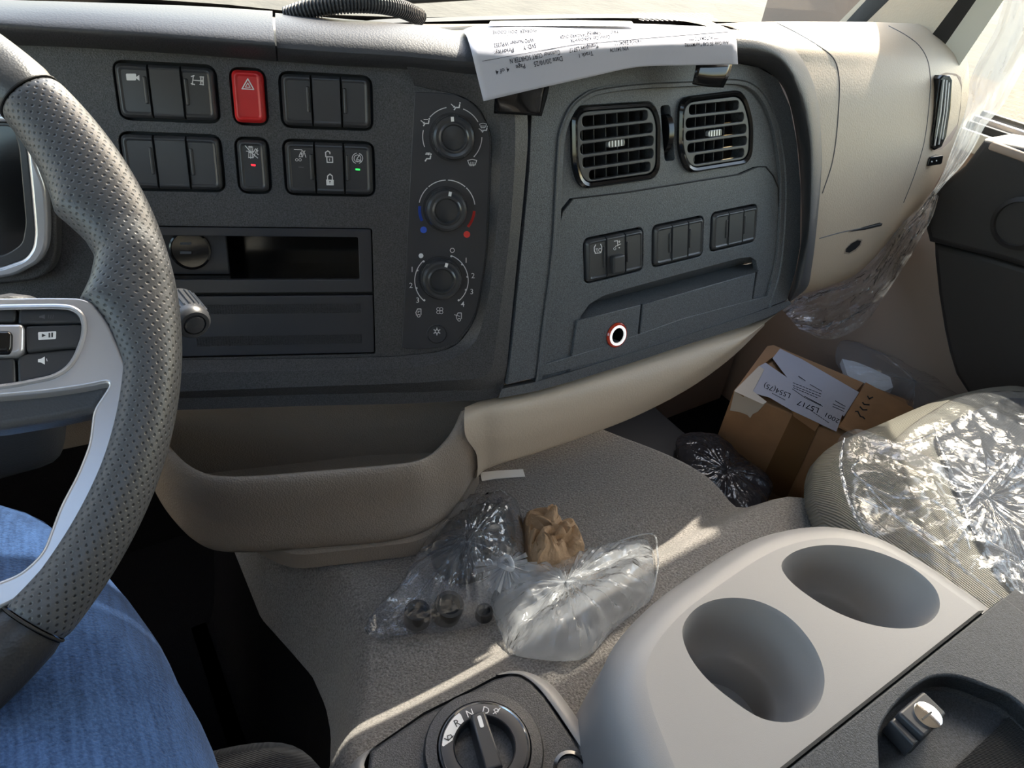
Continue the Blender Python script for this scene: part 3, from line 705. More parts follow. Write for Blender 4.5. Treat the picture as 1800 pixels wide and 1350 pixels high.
# lower panel with three switch banks and the drawer recess
P1 = {'TC': (81, -44.5, 161.5, 3), 'm': (174, -44.5, 251.7, 2), 'r': (263, -42.5, 340.3, 2.8)}
lowp = [p for p in low_t]
lpu = []
for i, p in enumerate(lowp): lpu.append(F2.uv(p, BED))
# opening of drawer recess
rec = [(1000, 652), (1006, 620), (1012, 590), (1020, 556), (1035, 535), (1060, 520), (1100, 508), (1180, 486), (1300, 454), (1318, 452), (1328, 458), (1331, 476), (1322, 530), (1318, 552)]
def shr(poly, d):
    c = sum((Vector(p) for p in poly), Vector((0, 0))) / len(poly); return [tuple(Vector(p) + (c - Vector(p)).normalized() * d) for p in poly]
lp_out = shr([(Vector(p)) for p in lpu], .0007)
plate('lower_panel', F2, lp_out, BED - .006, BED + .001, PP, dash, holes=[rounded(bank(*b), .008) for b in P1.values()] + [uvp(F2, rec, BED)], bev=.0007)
tube('panel_gap', [F2.P(*q, BED + .0010) for q in lpu[:]], .0008, M['black'], dash, seg=6)
plate('pod_backing', F2, uvp(F2, [(945, 300), (1000, 180), (1340, 160), (1385, 330), (1352, 540), (948, 665)]), -.075, -.07, M['black'], dash)
plate('switch_backing', F2, rect(.078, -.05, .345, .008), -.016, -.012, M['black'], dash)
FB = Frame(F2.P(0, 0, BED), F2.ex, F2.ey)
KP = lambda pts: cr(940, 380, .25556, pts)
def tc_icon(i):
    i.text('TC', KP([(419, 250)])[0], 7.2, ang=6, wide=9.5, bold=.03)
    i.line(KP([(418, 197), (408, 215), (409, 238), (417, 255)]), 1.5).line(KP([(452, 192), (459, 210), (459, 232), (453, 250)]), 1.5).line(KP([(414, 256), (452, 251)]), 1.3)
def lift_icon(i):
    i.line(KP([(545, 172), (568, 168), (570, 205)]), 1.2).line(KP([(553, 208), (590, 190)]), 1.2); i.arc(KP([(549, 224)])[0], 2, 0, 360, 1.); i.disc(KP([(580, 216)])[0], 1.2); i.line(KP([(580, 168), (580, 182)]), 1.1).line(KP([(574, 176), (587, 174)]), 1.)
bank3(FB, P1['TC'], ([('ink_white', tc_icon, 'symbol')], [('ink_white', lift_icon, 'symbol')], None))
bank3(FB, P1['m']); bank3(FB, P1['r'])
lu, lv = FB.uv((1083, 463), .004)
plate('switch_lock', FB, rounded(rect(lu - .0085, lv - .0095, lu + .0075, lv + .0095), .003), .003, .0105, SWP, dash, bev=.002)
# ---- drawer recess, power socket panel and drawer
def fpx(p, w): return F2.px(p, w)
V = [];
top_in = [(1022, 560), (1040, 543), (1100, 528), (1180, 507), (1300, 473), (1322, 470)]
rt = catmull([F2.px(p, BED - .0) for p in rec[3:12]], 4); rb = catmull([F2.px(p, BED - .022) for p in [(1018, 546), (1027, 533), (1060, 527), (1105, 516), (1180, 497), (1285, 469), (1312, 462), (1322, 462), (1330, 470)]], 4)
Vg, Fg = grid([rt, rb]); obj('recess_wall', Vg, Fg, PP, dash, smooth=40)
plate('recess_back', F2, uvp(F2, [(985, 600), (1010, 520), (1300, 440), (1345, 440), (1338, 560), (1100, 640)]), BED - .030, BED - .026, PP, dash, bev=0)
# shelf: slopes down and outwards to the fronts
sb = [F2.px(p, BED - .022) for p in [(1016, 548), (1027, 533), (1060, 527), (1114, 514), (1180, 497), (1285, 469), (1334, 460)]]
sf = [F2.px(p, BED + .004) for p in [(1012, 564), (1030, 559), (1060, 551), (1129, 534), (1180, 520), (1285, 490), (1334, 477)]]
Vg, Fg = grid([resample(sb, 30), resample(sf, 30)]); obj('recess_shelf', Vg, Fg, PP, dash)
F3 = Frame(F2.px((1130, 534), BED + .004), (1, 0, 0), (0, .30, .953))
dsh = [(1016, 561), (1128, 534), (1126, 615 + 8), (999, 653)]
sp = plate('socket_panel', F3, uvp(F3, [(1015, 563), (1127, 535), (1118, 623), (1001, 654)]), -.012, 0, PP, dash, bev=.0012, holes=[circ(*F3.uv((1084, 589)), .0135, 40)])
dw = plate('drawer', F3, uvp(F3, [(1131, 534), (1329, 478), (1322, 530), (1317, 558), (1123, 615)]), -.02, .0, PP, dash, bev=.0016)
sc_ = F3.uv((1084, 589))
lathe('power_socket', F3, [(.0138, -.003), (.0140, .0008), (.0128, .0022), (.0112, .0022)], M['amber_ring'], dash, cu=sc_[0], cv=sc_[1])
lathe('lit_ring', F3, [(.0114, .0022), (.0112, .0030), (.0088, .0030), (.0084, .0015)], M['glow_ring'], dash, cu=sc_[0], cv=sc_[1])
lathe('socket_well', F3, [(.0085, .0022), (.0083, -.022), (0, -.022)], M['gloss_black'], dash, cu=sc_[0], cv=sc_[1])
i = Ink(); i.line([(1023, 598), (1044, 594), (1048, 598), (1047, 605), (1042, 609), (1021, 612), (1017, 608), (1018, 601)], .9, True)
i.text('12V', (1021, 609), 6.5, ang=9, wide=13).text('5A', (1037, 606), 6.5, ang=9, wide=8)
i.emit('rating_mark', F3, M['ink_gray'], sp, .0003)
# ---- air vents
def vent(poly, u0, v0, u1, v1, k):
    w0 = BED
    c = (sum(p[0] for p in poly) / len(poly), sum(p[1] for p in poly) / len(poly))
    ins = lambda d: [(c[0] + (p[0] - c[0]) * (1 - d / .05), c[1] + (p[1] - c[1]) * (1 - d / .036)) for p in poly]
    rows = []
    for d, h in ((-.0003, w0 - .002), (-.0003, w0 + .0035), (.0016, w0 + .006), (.0042, w0 + .0045), (.0046, w0 + .001), (.0050, w0 + .003)):
        rows.append([F2.P(*p, h) for p in ins(d)])
    Vg, Fg = grid(rows, True)
    v = obj('air_vent', Vg, Fg, M['gloss_black'], dash, smooth=40)
    P = ins(.0050)
    # the louvre frame: one plate with five long slots
    hs = []; vt = max(p[1] for p in P); vb = min(p[1] for p in P); hh = (vt - vb - .004) / 5
    for r in range(5):
        a = vb + .003 + hh * r; b = a + hh * .73
        m_ = (a + b) / 2
        xs = []
        for j in range(len(P)):
            p, q = P[j - 1], P[j]
            for y in (a, b):
                if (p[1] - y) * (q[1] - y) < 0: xs.append((y, p[0] + (q[0] - p[0]) * (y - p[1]) / (q[1] - p[1])))
        lo = max([x for y, x in xs if x < c[0]] or [u0]) + .0035; hi = min([x for y, x in xs if x > c[0]] or [u1]) - .0035
        hs.append(rounded(rect(lo, a, hi, b), .0064, 6))
    plate('louvre_frame', F2, P, w0 - .004, w0 + .0035, M['switch_plastic'], v, holes=hs, bev=.0008)
    for j in range(5 if k else 6):
        x = c[0] - .034 + j * (.0148 if not k else .0150)
        plate('guide_vane', Frame(F2.P(x, 0, 0), F2.ez, F2.ey), rect(-.030, vb + .002, w0 - .010, vt - .002), -.0005, .0005, M['face_plate'], v, bev=.0003)
    tb = plate('adjuster_tab', F2, rounded(rect(c[0] - .010, c[1] - .0035, c[0] + .011, c[1] + .0035), .003), w0 - .004, w0 + .001, M['silver'], v, bev=.0006)
    for j in range(5): plate('tab_groove', F2, rect(c[0] - .008 + j * .004, c[1] - .003, c[0] - .006 + j * .004, c[1] + .003), w0, w0 + .0014, M['gloss_black'], tb, bev=0)
    return v
vent(vh1, .0715, .0515, .1785, .126, 0); vent(vh2, .210, .0525, .312, .126, 1)
# thumb wheel between the vents
Pw = []
for a in range(-62, 63, 6): Pw.append(a)
cu, cv = F2.uv((1180, 235)); R_ = .026
V = []; Fc = []
for a in Pw:
    r = math.radians(a)
    for s in (-.0032, .0036): V.append(F2.P(cu + s + .0012 * (a / 62), cv + R_ * .86 * math.sin(r), BED - .011 + R_ * .62 * math.cos(r)))
for j in range(len(Pw) - 1): Fc.append((2 * j, 2 * j + 1, 2 * j + 3, 2 * j + 2))
k0 = len(V)
for a in Pw:
    r = math.radians(a)
    for s in (-.0032, .0036): V.append(F2.P(cu + s + .0012 * (a / 62), cv + R_ * .7 * math.sin(r), BED - .03))
for j in range(len(Pw) - 1):
    Fc.append((2 * j, 2 * j + 2, k0 + 2 * j + 2, k0 + 2 * j)); Fc.append((2 * j + 1, k0 + 2 * j + 1, k0 + 2 * j + 3, 2 * j + 3))
obj('vent_wheel', V, Fc, M['gloss_black'], dash, smooth=30)
# ---- the padded roll: left part over the instruments, right part over the console and round the pod
padA = [[(-160, -6), (0, 5), (120, 9), (240, 13), (360, 18), (479, 25)], [(-160, -14), (0, -1), (120, 3), (240, 7), (360, 12), (479, 20)],
        [(-160, 8), (0, 16), (120, 20), (240, 27), (360, 36), (480, 45)],
        [(-160, 28), (0, 40), (120, 48), (240, 55), (360, 64), (483, 74)], [(-160, 38), (0, 50), (120, 57), (240, 64), (360, 72), (484, 82)],
        [(-160, 60), (0, 75), (120, 80), (240, 87), (360, 95), (486, 105)], [(-160, 64), (0, 79), (120, 84), (240, 91), (360, 99), (486, 109)]]
padAw = [-.10, -.045, .010, .028, .028, .008, -.01]
patch('dash_pad', [[F1.px(p, w) for p in r] for r, w in zip(padA, padAw)], M['dash_pad'], dash, nu=5, nv=5, smooth=60)
top = [(484, 23), (600, 33), (700, 41), (755, 46), (806, 55), (860, 59), (1000, 58), (1150, 55), (1240, 52), (1290, 52), (1343, 61), (1387, 79), (1413, 112), (1433, 162), (1442, 233), (1443, 300), (1433, 417), (1426, 470), (1418, 505), (1390, 530)]
mid = [(484, 48), (600, 57), (700, 65), (755, 72), (810, 80), (860, 84), (1000, 78), (1150, 70), (1240, 65), (1288, 65), (1338, 72), (1378, 92), (1402, 125), (1421, 170), (1432, 238), (1433, 310), (1426, 417), (1418, 470), (1410, 505), (1388, 532)]
low = [(487, 84), (600, 92), (700, 98), (755, 103), (815, 108), (860, 110), (1000, 99), (1150, 88), (1240, 83), (1290, 82), (1334, 86), (1370, 103), (1395, 137), (1413, 190), (1424, 250), (1426, 322), (1421, 417), (1412, 470), (1402, 507), (1386, 534)]
inn = [(489, 106), (600, 114), (700, 119), (755, 124), (825, 132), (860, 133), (1000, 121), (1150, 107), (1240, 98), (1292, 95), (1330, 98), (1364, 110), (1390, 143), (1407, 195), (1419, 255), (1421, 333), (1416, 422), (1404, 475), (1396, 512), (1383, 536)]
wt = [-.03] * 5 + [-.03, -.03, -.03, -.028, -.022, -.012, .0, .008, .012, .014, .014, .012, .010, .006, -.01]
wm = [.012] * 5 + [.010, .010, .012, .016, .020, .022, .024, .026, .027, .027, .027, .025, .022, .016, -.005]
wl = [.024] * 5 + [.020, .020, .022, .024, .025, .026, .027, .028, .028, .028, .028, .026, .022, .016, -.005]
wi = [.006] * 5 + [.006, .008, .012, .017, .020, .022, .022, .022, .022, .022, .022, .020, .016, .01, -.008]
def fsel(p, w): 
    t = min(max((p[0] - 800) / 200., 0), 1); return F1.px(p, w).lerp(F2.px(p, w), t)
rows = [[fsel((p[0], p[1] + 10), -.09) if i < 11 else fsel(p, w - .03) for i, (p, w) in enumerate(zip(top, wt))],
        [fsel(p, w) for p, w in zip(top, wt)], [fsel(p, w) for p, w in zip(mid, wm)], [fsel(p, w) for p, w in zip(low, wl)], [fsel(p, w) for p, w in zip(inn, wi)],
        [fsel((p[0], p[1] + 2), -.01) if i < 5 else fsel(podR[min(max(int((i - 9) * .9), 0), 8)], -.006) if i > 9 else fsel((p[0], p[1] + 8), -.01) for i, p in enumerate(inn)]]
pr = [Vector((*p, 0)) for p in podR]; prs = resample(catmull(pr, 4), 11)
rows[5] = [r if i < 9 else F2.px((prs[i - 9].x, prs[i - 9].y), -.006) for i, r in enumerate(rows[5])]
patch('pod_rim', rows, M['dash_pad'], dash, nu=6, nv=4, smooth=50)
# bottom edge strip of the pod
strip('pod_lip', F2, [([(882, 678), (944, 664), (1100, 618), (1200, 586), (1352, 535), (1384, 522)], -.014), ([(882, 684), (944, 671), (1100, 624), (1200, 592), (1352, 541), (1386, 528)], .002), ([(876, 700), (944, 687), (1100, 641), (1200, 608), (1350, 558), (1392, 534)], .001), ([(876, 700), (944, 687), (1100, 641), (1200, 608), (1350, 558), (1392, 534)], -.04)], PP, dash, smooth=30)
# ---- flat top behind the roll, with defroster surround and speaker grille
ZTOP = -.1505
sh = [Zh(p, ZTOP) for p in [(560, 26), (700, 30), (840, 30), (1000, 28), (1150, 30), (1240, 36), (1290, 48)]]
xs_far = [(-.9, .93), (-.5, .95), (0, .95), (.4, .93), (.8, .88), (1.05, .80), (1.16, .70)]
farp = [(-160, -20), (0, -14), (200, -6), (400, 8), (560, 25), (700, 30), (840, 30), (1000, 29), (1150, 31), (1250, 38), (1330, 40), (1400, 40)]
far3 = [Zh(p, ZTOP) for p in farp]
top_poly = [(far3[0].x, far3[0].y - .04), (0.0, .712), (.10, .682), (.22, .637), (.33, .592), (.62, .565), (.72, .575)] + [(v.x, v.y) for v in far3[::-1]]
Vg, Fg = grid([far3, [v + Vector((0, .02, -.010)) for v in far3], [v + Vector((.02, .30, -.16)) for v in far3]]); obj('defroster_slope', Vg, Fg, M['rubber'], dash)
plate('dash_top', HZ(ZTOP - .012), top_poly, -.006, .006, M['beige_plastic'], dash, bev=.002)
gv = []
ring_px = [(640, 37), (668, 34), (760, 31), (900, 27), (1125, 25), (1200, 29), (1243, 36), (1285, 52)]
ro = [Zh(p, ZTOP + .002) for p in ring_px]; ri = [Zh((p[0] * .97 + 26, p[1] + 7), ZTOP + .002) for p in ring_px]
Vg, Fg = grid([resample(catmull(ro, 5), 60), resample(catmull(ri, 5), 60)]); obj('defroster_slot', Vg, Fg, M['rubber'], dash, smooth=0)
# speaker grille holes on the right of the top
V = []; Fc = []
for r in range(5):
    for c in range(16):
        p = (1112 + c * 8.5 + (r % 2) * 4 + r * 3, 40.5 + r * 3.1)
        if p[0] > 1120 + 40 * r * .0 + 140 - r * 2: continue
        b = Zh(p, ZTOP - .004); k = len(V)
        for q in range(8): V.append(b + Vector((.0016 * math.cos(q * math.pi / 4), .0045 * math.sin(q * math.pi / 4), .0105)))
        Fc.append(tuple(range(k, k + 8)))
go = obj('speaker_grille', V, Fc, M['ink_gray'], dash, smooth=0)
# ---- beige passenger side of the dash
rowsB = [([(1245, 46), (1350, 44), (1450, 43), (1540, 44), (1600, 47), (1632, 52)], -.12),
    ([(1248, 42), (1350, 38), (1450, 38), (1540, 39), (1600, 41), (1630, 44)], -.078),
    ([(1295, 51), (1365, 55), (1470, 58), (1560, 60), (1620, 62), (1670, 68)], -.045),
    ([(1387, 79), (1440, 85), (1500, 90), (1570, 95), (1640, 95), (1694, 90)], -.020),
    ([(1413, 112), (1450, 115), (1510, 118), (1580, 118), (1650, 115), (1702, 112)], -.006),
    ([(1433, 162), (1475, 165), (1530, 165), (1600, 160), (1660, 155), (1703, 150)], .002),
    ([(1442, 233), (1475, 235), (1535, 232), (1600, 228), (1650, 225), (1694, 215)], .006),
    ([(1442, 300), (1465, 302), (1520, 300), (1590, 295), (1634, 290), (1669, 278)], .006),
    ([(1436, 370), (1455, 372), (1500, 368), (1550, 358), (1600, 345), (1641, 330)], .002),
    ([(1428, 440), (1450, 440), (1490, 430), (1530, 415), (1575, 396), (1612, 368)], -.008),
    ([(1412, 508), (1440, 502), (1475, 489), (1510, 472), (1552, 434), (1591, 386)], -.028),
    ([(1400, 512), (1430, 503), (1470, 490), (1505, 472), (1548, 434), (1588, 384)], -.14)]
endw = [0, 0, 0, -.002, -.010, -.03]
rows_ = [[F2.px(p, w + e) for p, e in zip(r, endw)] for r, w in rowsB]
rows_[3] = [F2.px(p, -.013 + e) for p, e in zip(rowsB[3][0], endw)]
for k, z in ((0, -.160), (1, -.149), (2, -.1525)): rows_[k] = [Zh(p, z - e * -.0) for p, e in zip(rowsB[k][0], endw)]
for k in (1, 2):
    for j, t in ((4, .4), (5, .9)): rows_[k][j] = rows_[k][j].lerp(F2.px(rowsB[k][0][j], rowsB[k][1] * .9 + endw[j]), t)
rows_[0] = [v + Vector((0, .06, -.03)) for v in rows_[1]]
beige = patch('passenger_fascia', rows_, M['beige_plastic'], dash, nu=6, nv=5, smooth=60)
# side return from the end of the fascia to the door pillar
endp = [F2.px(r[-1], w - .03) for r, w in rowsB[1:11]]
Vg, Fg = grid([endp, [p + Vector((-.02, .09, -.004)) for p in endp]]); obj('fascia_end', Vg, Fg, M['beige_plastic'], dash)
bb = toeye(beige)
def seam(name, px, r=.0011, mat='ink_gray', sink=.0006, parent=dash, bvh=None, n=60):
    P = resample(catmull([Vector((*p, 0)) for p in px], 5), n); Q = []
    for p in P:
        h = (bvh or bb).ray_cast(Vector((0, 0, 0)), ray((p.x, p.y)).normalized())
        if h[0] is None: continue
        Q.append(h[0] + ray((p.x, p.y)).normalized() * sink)
    return tube(name, Q, r, M[mat], parent, seg=6)
seam('airbag_seam', [(1366, 41), (1400, 58), (1440, 82), (1465, 103), (1474, 133), (1473, 200), (1463, 283), (1445, 340)], .0011)
seam('lid_seam', [(1562, 46), (1590, 61), (1614, 79), (1629, 103), (1635, 135), (1634, 167), (1624, 250), (1606, 310), (1588, 356)], .0009)
seam('glovebox_seam', [(1440, 419), (1480, 408), (1520, 400), (1549, 393)], .0009)
# handle slot and dark oval opening
def decal(name, px, bvh, mat, parent, off=.0004, **k):
    i = Ink(); i.poly(px); return i.emit(name, bvh, M[mat], parent, off, **k)
decal('glovebox_slot', [(1490, 408), (1520, 398), (1546, 391), (1551, 393), (1549, 397), (1520, 404)], bb, 'ink_dark', dash)
decal('screw_recess', [(1486, 443), (1487, 437), (1496, 428), (1507, 422), (1513, 423), (1511, 430), (1503, 438), (1493, 444)], bb, 'black', dash)
decal('recess_rim', [(1483, 446), (1485, 438), (1495, 427), (1508, 420), (1516, 421), (1513, 431), (1504, 441), (1492, 447)], bb, 'beige_grain', dash, .0002)
# side vent: recess shade painted as a darker flat patch, tall louvres
decal('side_recess_shade', [(1646, 138), (1650, 132), (1662, 128), (1680, 130), (1688, 136), (1690, 150), (1688, 190), (1682, 225), (1672, 246), (1655, 262), (1640, 266), (1633, 262), (1634, 245), (1640, 200)], bb, 'door_beige', dash, .0006)
F4 = Frame(F2.px((1655, 200), .002), Vector((1, -.3, 0)), (0, .25, .95))
sv = plate('side_vent', F4, uvp(F4, [(1648, 138), (1654, 132), (1666, 132), (1671, 140), (1668, 190), (1660, 240), (1652, 258), (1640, 264), (1633, 260), (1632, 246), (1640, 200)]), -.02, .004, M['gloss_black'], dash, bev=.002)
for a, b in (((1659, 140), (1643, 256)), ((1664, 141), (1650, 254)), ((1668, 145), (1656, 245))):
    tube('side_louvre', [F4.px(a, .006), F4.px(((a[0] + b[0]) / 2 + 2, (a[1] + b[1]) / 2), .007), F4.px(b, .006)], .0012, M['silver'], sv, seg=8)
ss = plate('side_switch', F4, rounded(uvp(F4, [(1631, 276), (1655, 272), (1652, 288), (1626, 292)]), .003), -.01, .004, M['gloss_black'], dash, bev=.001)
i = Ink(); i.disc((1638, 284), 1.3).disc((1646, 282.5), 1.3); i.emit('symbol', Frame(F4.P(0, 0, .004), F4.ex, F4.ey), M['ink_white'], ss, .0002)
# ---- tan panel below the pod, storage bin and its plinth
F5 = Frame(F2.px((1100, 650), -.002), (1, 0, 0), (0, .10, 1))
rT = [(817, 716), (850, 703), (880, 697), (944, 684), (1040, 655), (1140, 624), (1240, 592), (1320, 567), (1372, 545)]
r2 = [(816, 735), (850, 722), (880, 718), (944, 706), (1040, 682), (1140, 656), (1240, 620), (1310, 588), (1360, 556)]
r3 = [(818, 765), (850, 757), (880, 752), (944, 740), (1040, 716), (1140, 689), (1230, 648), (1300, 604), (1352, 562)]
r4 = [(838, 800), (856, 795), (880, 790), (944, 775), (1040, 748), (1130, 716), (1220, 669), (1290, 618), (1345, 566)]
r5 = [(834, 842), (848, 828), (870, 818), (930, 800), (1020, 768), (1110, 733), (1210, 681), (1285, 626), (1340, 572)]
wr = [-.012, .004, .006, -.004, -.020]
rowsT = [[F2.px(p, w - (0 if i > 1 else .004)) for i, p in enumerate(r)] for r, w in zip((rT, r2, r3, r4, r5), wr)]
rowsT.append([p + Vector((0, .10, .03)) for p in rowsT[-1]])
patch('knee_panel', rowsT, M['beige_plastic'], dash, nu=6, nv=5, smooth=60)
zi = -.484
rin = [(262, 740), (280, 765), (299, 786), (331, 817), (369, 834), (428, 837), (550, 828), (700, 815), (728, 811), (755, 800), (782, 775), (798, 753), (812, 722)]
rou = [(255, 760), (276, 786), (300, 812), (336, 838), (372, 850), (428, 852), (550, 844), (700, 829), (735, 822), (768, 806), (800, 782), (826, 758), (842, 728)]
rmd = [(250, 790), (272, 830), (298, 868), (335, 900), (375, 915), (430, 918), (550, 908), (700, 890), (745, 880), (785, 860), (815, 828), (838, 795), (850, 760)]
rbt = [(262, 840), (281, 880), (306, 915), (338, 947), (373, 966), (430, 971), (550, 963), (690, 950), (745, 935), (785, 908), (812, 872), (834, 832), (846, 795)]
zz = lambda pts, z, zend=None: [Zh(p, z if zend is None else z + (zend - z) * max(0, (i - 9) / 3.)) for i, p in enumerate(pts)]
R_in = zz(rin, zi, -.458); R_in2 = zz([(x, y + 3) for x, y in rin], zi - .006, -.47); R_fl = [v + Vector((0, .02, -.085)) for v in R_in]
R_ou = zz(rou, zi - .003, -.462); R_rt = [a.lerp(b, .5) + Vector((0, 0, .004)) for a, b in zip(R_in, R_ou)]
R_md = zz(rmd, -.535, -.49); R_bt = zz(rbt, -.577, -.52); R_un = [v + Vector((.005, .05, -.004)) for v in R_bt]
patch('storage_bin', [R_fl, R_in2, R_in, R_rt, R_ou, R_md, R_bt, R_un], M['beige_grain'], dash, nu=6, nv=5, smooth=60)
# back wall and floor of the bin
bk = [F1.px(p, -.030) for p in [(240, 712), (400, 706), (600, 700), (820, 696), (850, 700)]]
Vg, Fg = grid([resample(bk, 20), resample([v + Vector((0, .01, -.15)) for v in bk], 20)]); obj('bin_back', Vg, Fg, M['beige_grain'], dash)
obj('bin_floor', [v + Vector((0, 0, 0)) for v in R_fl] + [Vector((.30, .56, -.570)), Vector((0, .70, -.570))], [tuple(range(len(R_fl) + 2))], M['beige_grain'], dash)
pl = [(440, 965), (463, 977), (515, 998), (600, 992), (667, 984), (740, 972), (790, 935), (826, 880), (842, 850)]
P0 = [Zh(p, -.598) for p in pl]; P1_ = [Zh((p[0], p[1] - 24), -.578) for p in pl]
Vg, Fg = grid([resample(catmull([v + Vector((0, .08, .01)) for v in P1_], 4), 40), resample(catmull(P1_, 4), 40), resample(catmull(P0, 4), 40)]); obj('bin_plinth', Vg, Fg, M['beige_grain'], dash)
lz = [Vector((-.9, .70, -.46)), Vector((-.5, .66, -.46)), Vector((-.2, .64, -.46)), Vector((.0, .62, -.46))]
Vg, Fg = grid([[Vector((v.x, v.y + .05, -.40)) for v in lz], lz, [v + Vector((0, .10, -.12)) for v in lz]]); obj('knee_bolster', Vg, Fg, M['beige_grain'], dash)
seam_b = [(798, 753), (820, 756), (838, 765), (843, 790), (838, 830)]
# ------------------------------------------------------------------ carpeted engine cover
def sm(a, b, x):
    t = min(max((x - a) / (b - a), 0.), 1.); return t * t * (3 - 2 * t)
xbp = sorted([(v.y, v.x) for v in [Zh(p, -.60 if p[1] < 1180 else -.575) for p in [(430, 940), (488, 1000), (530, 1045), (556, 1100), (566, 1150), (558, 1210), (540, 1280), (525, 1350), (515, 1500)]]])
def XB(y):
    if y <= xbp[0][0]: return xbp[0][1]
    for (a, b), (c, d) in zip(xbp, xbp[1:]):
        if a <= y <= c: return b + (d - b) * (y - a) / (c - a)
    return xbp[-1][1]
def tun_z(x, y):
    z = -.600 + .046 * (1 - sm(.262, .312, y + .012 * math.sin(x * 9)))
    z -= .006 * math.exp(-((y - .325) / .02) ** 2)
    xl = XB(y) + .030; xr = .612 + .052 * (1 - sm(.22, .33, y)) - .10 * sm(.36, .60, y)
    e = sm(xl - .075, xl + .03, x); z -= (1 - e) ** 2 * .40
    d = x - (xr - .02)
    if d > 0: z -= .35 * (1 - math.sqrt(max(1 - min(d / .03, 1) ** 2, 0)))
    return z
nx, ny = 120, 110
V = []; Fc = []
for j in range(ny + 1):
    y = -.40 + 1.15 * j / ny
    for i in range(nx + 1):
        xr = .612 + .052 * (1 - sm(.22, .33, y)) - .10 * sm(.36, .60, y)
        xb = XB(y); x = (xb - .07 + .07 * i / 16) if i <= 16 else xb + (xr + .012 - xb) * (i - 16) / (nx - 16); V.append(Vector((x, y, tun_z(x, y))))
for j in range(ny):
    for i in range(nx): a = j * (nx + 1) + i; Fc.append((a, a + 1, a + nx + 2, a + nx + 1))
me_ = mesh('engine_cover', V, Fc); me_.materials.append(M['carpet']); me_.materials.append(M['dark_carpet_shade'])
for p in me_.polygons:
    if p.index % nx < 16: p.material_index = 1  # footwell shade painted in: left side near black up to XB
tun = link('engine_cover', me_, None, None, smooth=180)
md = tun.modifiers.new('t', 'SOLIDIFY'); md.thickness = .01
tag(tun, 'grey carpeted engine cover running back from below the dashboard', 'engine cover')
tb = toeye(tun)
def carpet_at(p, lift=0.):
    h, n = onto(tb, p); return h + Vector((0, 0, lift))
# ------------------------------------------------------------------ cup holder console with dark rear lid
con = thing('centre_console', 'beige grey console with two deep cup holders and dark lockable lid', 'console', (.38, .10, -.56))
CP = M['console_plastic']; ZC = -.42
vpx = [(1112, 1420), (1085, 1345), (1062, 1270), (1055, 1205), (1062, 1168), (1085, 1125), (1135, 1070), (1200, 1022), (1290, 966), (1340, 946), (1390, 936), (1450, 935), (1530, 955), (1610, 998), (1680, 1046), (1727, 1080), (1900, 1215)]
vw = [Zh(p, ZC - .022) for p in vpx]
vw = [vw[0] + Vector((-.005, -.35, 0)), vw[0] + Vector((-.004, -.08, 0))] + vw + [vw[-1] + Vector((.02, -.25, 0))]
vw = resample(catmull(vw, 6), 140)
def offs(P, d, z):
    out = []
    for i, p in enumerate(P):
        t = (P[min(i + 1, len(P) - 1)] - P[max(i - 1, 0)]).normalized(); n = Vector((t.y, -t.x, 0)); q = p + n * d; out.append(Vector((q.x, q.y, z)))
    return out
prof = [(-.012, -.575), (-.010, -.54), (-.006, -.50), (-.001, -.462), (.000, ZC - .026), (.003, ZC - .015), (.009, ZC - .006), (.018, ZC - .001), (.026, ZC)]
R = [offs(vw, d, z) for d, z in prof]
Vg, Fg = grid(R); obj('console_body', Vg, Fg, CP, con, smooth=70)
FZ = HZ(ZC)
h1 = [(178, 700), (215, 620), (290, 565), (400, 542), (540, 558), (680, 630), (790, 750), (848, 880), (848, 990), (800, 1080), (700, 1130), (560, 1115), (420, 1030), (290, 920), (210, 810)]
h2 = [(648, 390), (690, 335), (800, 297), (950, 295), (1120, 330), (1280, 405), (1380, 500), (1400, 590), (1340, 665), (1220, 688), (1060, 665), (900, 605), (760, 520), (680, 450)]
HO = []
for h in (h1, h2):
    w3 = [FZ.px(p) for p in cr(1133, 850, .3706, h)]; HO.append(resample(catmull(w3, 6, True), 72, True))
top_in = R[-1]
topo = [(v.x, v.y) for v in top_in]
LA, LB = Zh((1388, 1342), ZC), Zh((1722, 1077), ZC)      # seam between the console and its lid
ld = (LB - LA).normalized(); s0 = LA - ld * .19
